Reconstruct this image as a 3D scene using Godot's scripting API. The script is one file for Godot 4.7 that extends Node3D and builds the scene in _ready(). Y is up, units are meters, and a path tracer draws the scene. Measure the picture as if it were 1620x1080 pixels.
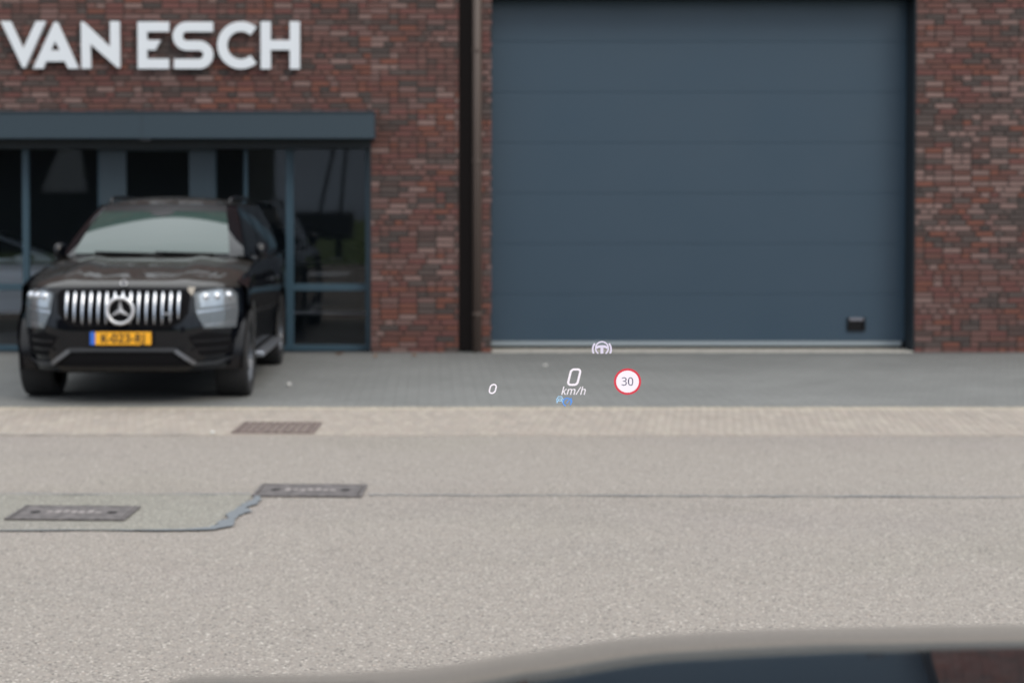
extends Node3D
# A street seen through a car's head-up display: asphalt, a strip of beige klinkers, dark grey paving,
# a brick showroom with a sectional door and a black SUV.  x right, y up, the camera looks along -z.

const EYE := 1.675            # height of the eye above the road
const WALL := 20.15           # distance of the facade
const TOP := 5.4              # height of the building
const FACE := -20.15          # z of the brick faces
var rng := RandomNumberGenerator.new()
var M := {}
var taken := {}

# ------------------------------------------------------------------ helpers
func numbered(n: String) -> String:
	if not taken.has(n):
		taken[n] = 0
		return n
	taken[n] += 1
	return "%s_%03d" % [n, taken[n]]

func tag(o: Node, label := "", category := "", group := "", kind := "") -> Node:
	if label: o.set_meta("label", label)
	if category: o.set_meta("category", category)
	if group: o.set_meta("group", group)
	if kind: o.set_meta("kind", kind)
	return o

func base(called: String, where: Vector3, turn := 0.0) -> Node3D:
	var o := Node3D.new()
	o.name = numbered(called)
	add_child(o)
	o.position = where
	o.rotation.y = turn
	return o

func node(called: String, parent: Node, where := Vector3.ZERO) -> Node3D:
	var o := Node3D.new()
	o.name = called
	parent.add_child(o, true)
	o.position = where
	return o

func mb(flat := true) -> SurfaceTool:
	var st := SurfaceTool.new()
	st.begin(Mesh.PRIMITIVE_TRIANGLES)
	st.set_smooth_group(-1 if flat else 0)
	return st

func commit(st: SurfaceTool, tangents := false) -> ArrayMesh:
	st.generate_normals()
	if tangents: st.generate_tangents()
	return st.commit()

func build(st: SurfaceTool, called: String, m: Material, parent: Node = null) -> MeshInstance3D:
	return put(commit(st), called, m, parent)

func put(mesh: Mesh, called: String, m: Material, parent: Node = null) -> MeshInstance3D:
	var o := MeshInstance3D.new()
	o.mesh = mesh
	o.material_override = m
	if parent == null:
		o.name = numbered(called)
		add_child(o)
	else:
		o.name = called
		parent.add_child(o, true)
	return o

func stuff(called: String, mesh: Mesh, m: Material, xf: Array, cols: Array, parent: Node) -> MultiMeshInstance3D:
	var mm := MultiMesh.new()
	mm.transform_format = MultiMesh.TRANSFORM_3D
	mm.use_colors = true
	mm.mesh = mesh
	mm.instance_count = xf.size()
	for i in xf.size():
		mm.set_instance_transform(i, xf[i])
		mm.set_instance_color(i, cols[i])
	var o := MultiMeshInstance3D.new()
	o.multimesh = mm
	o.material_override = m
	o.name = called
	if parent: parent.add_child(o, true)
	else: add_child(o, true)
	o.set_meta("kind", "stuff")
	return o

func face(st: SurfaceTool, pts: Array, out: Vector3) -> void:
	var n: Vector3 = (pts[2] - pts[0]).cross(pts[1] - pts[0])
	if n.dot(out) < 0.0:
		pts = pts.duplicate()
		pts.reverse()
	for i in range(1, pts.size() - 1):
		st.add_vertex(pts[0]); st.add_vertex(pts[i]); st.add_vertex(pts[i + 1])

func box(st: SurfaceTool, c: Vector3, s: Vector3, ch := 0.0, b := Basis.IDENTITY) -> void:
	var h := s / 2.0
	ch = minf(ch, minf(h.x, minf(h.y, h.z)) * 0.9)
	for ax in 3:
		var u := (ax + 1) % 3
		var v := (ax + 2) % 3
		for sg in [-1.0, 1.0]:
			var p := []
			for q in [[-1, -1], [1, -1], [1, 1], [-1, 1]]:
				var w := Vector3.ZERO
				w[ax] = sg * h[ax]; w[u] = q[0] * (h[u] - ch); w[v] = q[1] * (h[v] - ch)
				p.append(c + b * w)
			var o := Vector3.ZERO
			o[ax] = sg
			face(st, p, b * o)
			if ch > 0.0:
				for sg2 in [-1.0, 1.0]:
					var e := []
					for q in [-1.0, 1.0]:
						var w1 := Vector3.ZERO
						w1[ax] = sg * h[ax]; w1[u] = sg2 * (h[u] - ch); w1[v] = q * (h[v] - ch)
						e.append(c + b * w1)
					for q in [1.0, -1.0]:
						var w2 := Vector3.ZERO
						w2[ax] = sg * (h[ax] - ch); w2[u] = sg2 * h[u]; w2[v] = q * (h[v] - ch)
						e.append(c + b * w2)
					var o2 := Vector3.ZERO
					o2[ax] = sg; o2[u] = sg2
					face(st, e, b * o2)
	if ch > 0.0:
		for sx in [-1.0, 1.0]:
			for sy in [-1.0, 1.0]:
				for sz in [-1.0, 1.0]:
					face(st, [c + b * Vector3(sx * h.x, sy * (h.y - ch), sz * (h.z - ch)), c + b * Vector3(sx * (h.x - ch), sy * h.y, sz * (h.z - ch)), c + b * Vector3(sx * (h.x - ch), sy * (h.y - ch), sz * h.z)], b * Vector3(sx, sy, sz))

func bar(st: SurfaceTool, x0: float, x1: float, y0: float, y1: float, z0: float, z1: float, ch := 0.0) -> void:
	box(st, Vector3((x0 + x1) / 2, (y0 + y1) / 2, (z0 + z1) / 2), Vector3(absf(x1 - x0), absf(y1 - y0), absf(z1 - z0)), ch)

func grid(st: SurfaceTool, nu: int, nv: int, f: Callable, flip := false, skip = null) -> void:
	var p := []
	for i in nu + 1:
		for j in nv + 1:
			p.append(f.call(float(i) / nu, float(j) / nv))
	for i in nu:
		for j in nv:
			if skip != null and skip.call((i + 0.5) / nu, (j + 0.5) / nv): continue
			var a: Vector3 = p[i * (nv + 1) + j]
			var b: Vector3 = p[(i + 1) * (nv + 1) + j]
			var c: Vector3 = p[(i + 1) * (nv + 1) + j + 1]
			var d: Vector3 = p[i * (nv + 1) + j + 1]
			var order := [a, b, c, a, c, d] if flip else [a, c, b, a, d, c]
			for v in order: st.add_vertex(v)

func tube(st: SurfaceTool, path: Array, r: float, n := 8) -> void:
	for k in path.size() - 1:
		var a: Vector3 = path[k]
		var b: Vector3 = path[k + 1]
		var d := (b - a).normalized()
		var u := d.cross(Vector3.UP if absf(d.y) < 0.9 else Vector3.RIGHT).normalized()
		var v := d.cross(u)
		for i in n:
			var t0 := TAU * i / n
			var t1 := TAU * (i + 1) / n
			var o0 := u * cos(t0) * r + v * sin(t0) * r
			var o1 := u * cos(t1) * r + v * sin(t1) * r
			face(st, [a + o0, a + o1, b + o1, b + o0], o0 + o1)
	for e in [[path[0], path[1]], [path[-1], path[-2]]]:
		var d2: Vector3 = (e[0] - e[1]).normalized()
		var u2 := d2.cross(Vector3.UP if absf(d2.y) < 0.9 else Vector3.RIGHT).normalized()
		var v2 := d2.cross(u2)
		var ring := []
		for i in n: ring.append(e[0] + u2 * cos(TAU * i / n) * r + v2 * sin(TAU * i / n) * r)
		face(st, ring, d2)

# profile of (radius, x) turned about the x axis
func lathe_x(st: SurfaceTool, prof: Array, c: Vector3, n := 40) -> void:
	for k in prof.size() - 1:
		for i in n:
			var t0 := TAU * i / n
			var t1 := TAU * (i + 1) / n
			var q := []
			for e in [[k, t0], [k, t1], [k + 1, t1], [k + 1, t0]]:
				var pr: Vector2 = prof[e[0]]
				q.append(c + Vector3(pr.y, cos(e[1]) * pr.x, sin(e[1]) * pr.x))
			for v in [q[0], q[1], q[2], q[0], q[2], q[3]]: st.add_vertex(v)

func extrude(st: SurfaceTool, poly: PackedVector2Array, z0: float, z1: float) -> void:
	var tri := Geometry2D.triangulate_polygon(poly)
	for zz in [z0, z1]:
		for i in range(0, tri.size(), 3):
			var pts := []
			for k in 3: pts.append(Vector3(poly[tri[i + k]].x, poly[tri[i + k]].y, zz))
			face(st, pts, Vector3(0, 0, 1 if zz == z1 else -1))
	var area := 0.0
	for i in poly.size():
		area += poly[i].cross(poly[(i + 1) % poly.size()])
	for i in poly.size():
		var a := poly[i]
		var b := poly[(i + 1) % poly.size()]
		if a.distance_to(b) < 1e-6: continue
		var nrm := (b - a).orthogonal() * (1.0 if area < 0 else -1.0)
		face(st, [Vector3(a.x, a.y, z0), Vector3(b.x, b.y, z0), Vector3(b.x, b.y, z1), Vector3(a.x, a.y, z1)], Vector3(nrm.x, nrm.y, 0) * -1.0 if false else Vector3(-nrm.x, -nrm.y, 0) * -1.0)

# outline of a stroke of width w along a path
func stroke(path: Array, w: float) -> PackedVector2Array:
	var l := PackedVector2Array()
	var r := PackedVector2Array()
	for i in path.size():
		var a: Vector2 = path[maxi(i - 1, 0)]
		var b: Vector2 = path[mini(i + 1, path.size() - 1)]
		var n := (b - a).normalized().orthogonal() * w / 2
		l.append(path[i] + n)
		r.append(path[i] - n)
	r.reverse()
	l.append_array(r)
	return l

# a closed band of width w along a loop
func loop_band(st: SurfaceTool, path: Array, w: float, z0: float, z1: float) -> void:
	var n := path.size()
	var a := []
	var b := []
	for i in n:
		var p: Vector2 = path[(i + n - 1) % n]
		var q: Vector2 = path[(i + 1) % n]
		var o := (q - p).normalized().orthogonal() * w / 2
		a.append(path[i] + o)
		b.append(path[i] - o)
	for i in n:
		var j := (i + 1) % n
		for z in [z0, z1]:
			face(st, [Vector3(a[i].x, a[i].y, z), Vector3(a[j].x, a[j].y, z), Vector3(b[j].x, b[j].y, z), Vector3(b[i].x, b[i].y, z)], Vector3(0, 0, 1 if z == z1 else -1))
		for e in [a, b]:
			face(st, [Vector3(e[i].x, e[i].y, z0), Vector3(e[j].x, e[j].y, z0), Vector3(e[j].x, e[j].y, z1), Vector3(e[i].x, e[i].y, z1)], Vector3(e[i].x, e[i].y, 0))

func arc(c: Vector2, r: float, a0: float, a1: float, n := 14, rx := 1.0) -> Array:
	var out := []
	for i in n + 1:
		var t := deg_to_rad(lerpf(a0, a1, float(i) / n))
		out.append(c + Vector2(cos(t) * r * rx, sin(t) * r))
	return out

func ring(st: SurfaceTool, c: Vector2, r0: float, r1: float, a0: float, a1: float, z0: float, z1: float, n := 28) -> void:
	extrude(st, stroke(arc(c, (r0 + r1) / 2, a0, a1, n), absf(r1 - r0)), z0, z1)

func mat(called: String, c: Color, rough := 0.8, metal := 0.0, spec := 0.5) -> StandardMaterial3D:
	var m := StandardMaterial3D.new()
	m.resource_name = called
	m.albedo_color = c.linear_to_srgb()
	m.roughness = rough
	m.metallic = metal
	m.metallic_specular = spec
	M[called] = m
	return m

func fx(px: float) -> float: return (px - 680.0) / 134.0          # facade elevation, 134 survey units to the metre
func fy(py: float) -> float: return EYE - (py - 334.0) / 134.0

# ------------------------------------------------------------------ textures and materials
func noise_tex(freq: float, seed_: int, size := 512, lo := 0.0, hi := 1.0, oct := 4) -> NoiseTexture2D:
	var n := FastNoiseLite.new()
	n.seed = seed_
	n.frequency = freq
	n.fractal_octaves = oct
	var t := NoiseTexture2D.new()
	t.width = size
	t.height = size
	t.seamless = true
	t.noise = n
	var g := Gradient.new()
	g.offsets = PackedFloat32Array([0.0, 1.0])
	g.colors = PackedColorArray([Color(lo, lo, lo), Color(hi, hi, hi)])
	t.color_ramp = g
	return t

# aggregate of an old asphalt surface: light and dark chips in a paler binder, and their height
func aggregate(size: int, seed_: int, binder: Color, chips: Array) -> Array:
	var r := RandomNumberGenerator.new()
	r.seed = seed_
	var col := PackedFloat32Array()
	var hgt := PackedFloat32Array()
	col.resize(size * size * 3)
	hgt.resize(size * size)
	for i in size * size:
		var k := 0.9 + 0.2 * r.randf()
		col[i * 3] = binder.r * k; col[i * 3 + 1] = binder.g * k; col[i * 3 + 2] = binder.b * k
		hgt[i] = 0.25 + 0.1 * r.randf()
	for n in int(size * size / 46.0):
		var cx := r.randf() * size
		var cy := r.randf() * size
		var rad := 1.3 + 3.6 * pow(r.randf(), 2.2)
		var sq := r.randf_range(0.6, 1.0)
		var an := r.randf() * PI
		var c: Color = chips[r.randi() % chips.size()]
		var k := r.randf_range(0.75, 1.25)
		var top := r.randf_range(0.5, 1.0)
		var ca := cos(an)
		var sa := sin(an)
		var ri := int(ceil(rad))
		for dy in range(-ri, ri + 1):
			for dx in range(-ri, ri + 1):
				var u := (dx * ca + dy * sa) / rad
				var v := (-dx * sa + dy * ca) / (rad * sq)
				var q := u * u + v * v
				if q > 1.0: continue
				var x := posmod(int(cx) + dx, size)
				var y := posmod(int(cy) + dy, size)
				var i := y * size + x
				col[i * 3] = c.r * k; col[i * 3 + 1] = c.g * k; col[i * 3 + 2] = c.b * k
				hgt[i] = top * (1.0 - 0.45 * q)
	var a := Image.create(size, size, false, Image.FORMAT_RGB8)
	var b := Image.create(size, size, false, Image.FORMAT_L8)
	for y in size:
		for x in size:
			var i := y * size + x
			a.set_pixel(x, y, Color(col[i * 3], col[i * 3 + 1], col[i * 3 + 2]).linear_to_srgb())
			b.set_pixel(x, y, Color(hgt[i], hgt[i], hgt[i]))
	return [ImageTexture.create_from_image(a), ImageTexture.create_from_image(b)]

func triplanar(m: StandardMaterial3D, per_metre: float) -> StandardMaterial3D:
	m.uv1_triplanar = true
	m.uv1_world_triplanar = true
	m.uv1_scale = Vector3.ONE * per_metre
	return m

func make_materials() -> void:
	var ag := aggregate(1024, 7, Color(0.228, 0.205, 0.184), [Color(0.345, 0.315, 0.28), Color(0.29, 0.262, 0.235), Color(0.15, 0.135, 0.123), Color(0.39, 0.36, 0.325), Color(0.215, 0.188, 0.170), Color(0.28, 0.24, 0.207), Color(0.105, 0.096, 0.088), Color(0.29, 0.268, 0.243)])
	for spec in [["asphalt", Color(1, 1, 1)], ["asphalt_repair", Color(0.885, 0.94, 0.915)]]:
		var m := mat(spec[0], spec[1], 0.85, 0.0, 0.4)
		m.albedo_texture = ag[0]
		m.vertex_color_use_as_albedo = true
		m.heightmap_enabled = true
		m.heightmap_texture = ag[1]
		m.heightmap_scale = 0.5
		triplanar(m, 0.62)
	mat("sealant", Color(0.125, 0.14, 0.155), 0.7)
	mat("klinker", Color(1, 1, 1), 0.85).vertex_color_use_as_albedo = true
	mat("paver", Color(1, 1, 1), 0.8).vertex_color_use_as_albedo = true
	mat("sand_joint", Color(0.25, 0.215, 0.185), 0.95)
	mat("dark_joint", Color(0.10, 0.105, 0.10), 0.95)
	for k in ["klinker", "paver"]:
		M[k].albedo_texture = noise_tex(0.03, 3, 512, 0.84, 1.0)
		triplanar(M[k], 1.7)
	mat("grass", Color(0.085, 0.135, 0.03), 0.95)
	mat("soil", Color(0.16, 0.15, 0.13), 0.95)
	var iron := mat("cast_iron", Color(0.155, 0.138, 0.137), 0.62, 0.15)
	iron.albedo_texture = noise_tex(0.02, 5, 256, 0.6, 1.0)
	triplanar(iron, 2.5)
	var rust := mat("rusty_iron", Color(0.22, 0.165, 0.15), 0.75, 0.1)
	rust.albedo_texture = noise_tex(0.03, 6, 256, 0.55, 1.0)
	triplanar(rust, 2.5)
	mat("worn_iron", Color(0.25, 0.225, 0.22), 0.5, 0.15)
	mat("pit", Color(0.006, 0.006, 0.007), 0.95, 0.0, 0.2)
	# building
	mat("mortar", Color(0.030, 0.026, 0.024), 0.95)
	mat("brick", Color(1, 1, 1), 0.88).vertex_color_use_as_albedo = true
	M.brick.albedo_texture = noise_tex(0.04, 9, 512, 0.74, 1.0)
	triplanar(M.brick, 2.3)
	mat("blue_grey_metal", Color(0.022, 0.039, 0.054), 0.42)
	var dp := mat("door_panel", Color(0.030, 0.054, 0.081), 0.30, 0.0, 0.5)
	dp.roughness_texture = noise_tex(0.006, 12, 256, 0.75, 1.0)
	dp.roughness = 0.38
	triplanar(dp, 0.4)
	mat("slot_brown", Color(0.020, 0.014, 0.013), 0.9)
	mat("dark_frame", Color(0.012, 0.018, 0.024), 0.5)
	mat("frame_blue", Color(0.030, 0.062, 0.088), 0.38)
	mat("aluminium", Color(0.25, 0.29, 0.315), 0.45, 0.2)
	mat("rubber", Color(0.03, 0.03, 0.025), 0.9)
	mat("concrete", Color(0.46, 0.44, 0.40), 0.9)
	M.concrete.albedo_texture = noise_tex(0.03, 21, 256, 0.75, 1.0)
	triplanar(M.concrete, 1.5)
	mat("pipe_brown", Color(0.078, 0.056, 0.047), 0.6)
	mat("black_plastic", Color(0.006, 0.006, 0.007), 0.6, 0.0, 0.3)
	mat("lip_grey", Color(0.15, 0.15, 0.175), 0.4)
	mat("sign_white", Color(0.62, 0.655, 0.70), 0.5)
	mat("roof_felt", Color(0.08, 0.08, 0.08), 0.9)
	mat("interior_dark", Color(0.022, 0.023, 0.027), 0.8)
	mat("interior_floor", Color(0.03, 0.03, 0.033), 0.5)
	var gl := mat("window_glass", Color(0.02, 0.03, 0.04, 0.10), 0.02)
	gl.albedo_color.a = 0.10
	gl.transparency = BaseMaterial3D.TRANSPARENCY_ALPHA
	# vehicles
	var paint := mat("black_paint", Color(0.003, 0.0036, 0.0055), 0.4, 0.0, 0.05)
	paint.clearcoat_enabled = true
	paint.clearcoat = 0.85
	paint.clearcoat_roughness = 0.04
	var dusty := mat("dusty_paint", Color(0.022, 0.020, 0.018), 0.45, 0.0, 0.2)
	dusty.clearcoat_enabled = true
	dusty.clearcoat = 0.8
	dusty.clearcoat_roughness = 0.035
	dusty.roughness_texture = noise_tex(0.02, 33, 256, 0.6, 1.0)
	triplanar(dusty, 1.1)
	var silver := mat("silver_paint", Color(0.48, 0.56, 0.66), 0.35, 0.1)
	silver.clearcoat_enabled = true
	mat("car_glass", Color(0.030, 0.052, 0.047), 0.03, 0.0, 0.62)
	mat("side_glass", Color(0.006, 0.007, 0.009), 0.05, 0.0, 0.5)
	mat("frit", Color(0.008, 0.009, 0.011), 0.25)
	mat("chrome", Color(0.58, 0.60, 0.64), 0.22, 1.0)
	mat("badge_silver", Color(0.66, 0.67, 0.70), 0.34, 0.6)
	mat("satin_silver", Color(0.42, 0.44, 0.48), 0.32, 0.9)
	mat("trim_grey", Color(0.17, 0.18, 0.20), 0.35, 0.7)
	mat("dark_trim", Color(0.075, 0.08, 0.09), 0.3, 0.7)
	mat("gloss_black", Color(0.006, 0.006, 0.008), 0.22, 0.0, 0.4)
	mat("tyre", Color(0.013, 0.013, 0.014), 0.8)
	mat("rim_grey", Color(0.10, 0.105, 0.115), 0.3, 0.8)
	mat("lamp_reflector", Color(0.40, 0.43, 0.46), 0.15, 0.85)
	mat("lamp_lower", Color(0.040, 0.046, 0.055), 0.25, 0.3)
	var lens := mat("lamp_lens", Color(0.7, 0.8, 0.85), 0.02)
	lens.albedo_color.a = 0.10
	lens.transparency = BaseMaterial3D.TRANSPARENCY_ALPHA
	mat("plate_yellow", Color(0.78, 0.37, 0.012), 0.45)
	mat("plate_blue", Color(0.03, 0.13, 0.55), 0.45)
	mat("plate_text", Color(0.012, 0.010, 0.008), 0.5)
	mat("red_lens", Color(0.25, 0.01, 0.01), 0.2)
	# the lit symbols of the head-up display
	for g in [["glow_white", Color(1.0, 0.97, 1.0), 1.0], ["glow_soft", Color(0.93, 0.90, 0.98), 0.92], ["glow_red", Color(0.92, 0.30, 0.36), 0.9], ["glow_blue", Color(0.42, 0.66, 1.0), 0.85], ["glow_pale_blue", Color(0.70, 0.87, 1.0), 0.9]]:
		var m := mat(g[0], Color(0, 0, 0), 1.0, 0.0, 0.0)
		m.emission_enabled = true
		m.emission = g[1]
		m.emission_energy_multiplier = g[2]
	var dk := mat("display_dark", Color(0, 0, 0), 1.0, 0.0, 0.0)
	dk.emission_enabled = true
	dk.emission = Color(0.34, 0.32, 0.46)
	dk.emission_energy_multiplier = 0.8
	mat("litter_white", Color(0.55, 0.54, 0.52), 0.8)
	mat("leaf_brown", Color(0.20, 0.10, 0.045), 0.8)
	mat("cladding", Color(0.018, 0.020, 0.022), 0.7)
	mat("pale_sheet", Color(0.42, 0.44, 0.50), 0.7)
	mat("container_dark", Color(0.03, 0.032, 0.04), 0.7)
	mat("mast_grey", Color(0.03, 0.03, 0.035), 0.6)

# ------------------------------------------------------------------ main
func _ready() -> void:
	rng.seed = 20240611
	# camera: a 60 mm view with the lens shifted right and down
	var cam := Camera3D.new()
	cam.name = "camera"
	add_child(cam)
	var attr := CameraAttributesPhysical.new()
	attr.frustum_focal_length = 60.0
	attr.exposure_aperture = 3.4
	attr.frustum_focus_distance = 4.5
	attr.frustum_near = 0.1
	attr.frustum_far = 900.0
	cam.attributes = attr
	cam.projection = Camera3D.PROJECTION_FRUSTUM
	cam.near = 0.1
	cam.far = 900.0
	cam.size = 0.1 * 1080.0 / 2700.0
	cam.frustum_offset = Vector2(0.1 * 130.0 / 2700.0, -0.1 * 135.0 / 2700.0)
	cam.position = Vector3(0, EYE, 0)
	cam.rotation_degrees = Vector3(-1.5, 0, 0)
	cam.current = true
	# overcast sky, three times brighter overhead than at the horizon
	var img := Image.create(512, 256, false, Image.FORMAT_RGBF)
	var cn := FastNoiseLite.new()
	cn.seed = 4
	cn.frequency = 1.3
	cn.fractal_octaves = 5
	for y in 256:
		var e := PI / 2 - PI * (y + 0.5) / 256.0
		for x in 512:
			var az := TAU * (x + 0.5) / 512.0
			var d := Vector3(cos(e) * sin(az), sin(e), cos(e) * cos(az))
			var k := 0.74 * (1.0 + 2.0 * maxf(d.y, 0.0))
			var p := d / (maxf(d.y, 0.0) + 0.35)
			k *= 1.0 + 0.30 * cn.get_noise_3d(p.x, p.y * 0.3, p.z)
			if d.y < 0.0: k = 0.5
			var hz := clampf(1.0 - d.y * 2.2, 0.0, 1.0)
			img.set_pixel(x, y, Color(lerpf(0.965, 0.80, hz) * k, lerpf(1.0, 0.96, hz) * k, lerpf(1.035, 1.18, hz) * k))
	var pano := PanoramaSkyMaterial.new()
	pano.panorama = ImageTexture.create_from_image(img)
	var sky := Sky.new()
	sky.sky_material = pano
	var env := Environment.new()
	env.background_mode = Environment.BG_SKY
	env.sky = sky
	env.tonemap_mode = Environment.TONE_MAPPER_LINEAR
	env.tonemap_exposure = 1.0
	env.sdfgi_enabled = true
	env.ssao_enabled = true
	env.ssil_enabled = true
	var we := WorldEnvironment.new()
	we.name = "world_environment"
	we.environment = env
	add_child(we)
	var sun := DirectionalLight3D.new()
	sun.name = "sun"
	sun.light_energy = 0.5
	sun.light_color = Color(1.0, 0.95, 0.88)
	sun.light_angular_distance = 22.0
	sun.shadow_enabled = true
	add_child(sun)
	sun.look_at_from_position(Vector3(5.5, 7.0, 6.5), Vector3.ZERO)

	make_materials()
	ground()
	building()
	surroundings()
	street_covers()
	var suv := make_suv("sport_utility_vehicle", M.black_paint, M.dusty_paint, true)
	suv.position = Vector3(-2.632, 0.004, -17.18)
	tag(suv, "black luxury SUV with yellow number plate parked nose-out before the entrance", "car")
	showroom_cars()
	sign_letters()
	own_car()
	litter()
	display()

# ------------------------------------------------------------------ ground
func sheet(called: String, x0: float, x1: float, z0: float, z1: float, y: float, m: Material, step := 0.0, tone = null) -> MeshInstance3D:
	var st := mb(false)
	if step <= 0.0:
		face(st, [Vector3(x0, y, z0), Vector3(x1, y, z0), Vector3(x1, y, z1), Vector3(x0, y, z1)], Vector3.UP)
	else:
		var nx := int(ceil((x1 - x0) / step))
		var nz := int(ceil((z1 - z0) / step))
		for i in nx:
			for j in nz:
				var q := []
				for e in [[0, 0], [1, 0], [1, 1], [0, 0], [1, 1], [0, 1]]:
					q.append(Vector2(lerpf(x0, x1, float(i + e[0]) / nx), lerpf(z0, z1, float(j + e[1]) / nz)))
				for v in q:
					st.set_color(tone.call(v.x, v.y))
					st.add_vertex(Vector3(v.x, y, v.y))
	var o := build(st, called, m)
	o.set_meta("kind", "structure")
	return o

func ribbon(called: String, pts: Array, y: float, m: Material) -> MeshInstance3D:     # pts: x, z, half width
	var st := mb()
	for i in pts.size() - 1:
		var a: Vector3 = pts[i]
		var b: Vector3 = pts[i + 1]
		var p0: Vector3 = pts[maxi(i - 1, 0)]
		var p3: Vector3 = pts[mini(i + 2, pts.size() - 1)]
		var d := Vector2(b.x - p0.x, b.y - p0.y).normalized().orthogonal()
		var e := Vector2(p3.x - a.x, p3.y - a.y).normalized().orthogonal()
		face(st, [Vector3(a.x + d.x * a.z, y, a.y + d.y * a.z), Vector3(b.x + e.x * b.z, y, b.y + e.y * b.z), Vector3(b.x - e.x * b.z, y, b.y - e.y * b.z), Vector3(a.x - d.x * a.z, y, a.y - d.y * a.z)], Vector3.UP)
	var o := build(st, called, m)
	o.set_meta("kind", "structure")
	return o

func wavy(x0: float, z0: float, x1: float, z1: float, w: float, n: int, amp: float) -> Array:
	var out := []
	for i in n + 1:
		var t := float(i) / n
		out.append(Vector3(lerpf(x0, x1, t), lerpf(z0, z1, t) + rng.randf_range(-amp, amp), w * rng.randf_range(0.45, 1.3)))
	return out

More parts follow.
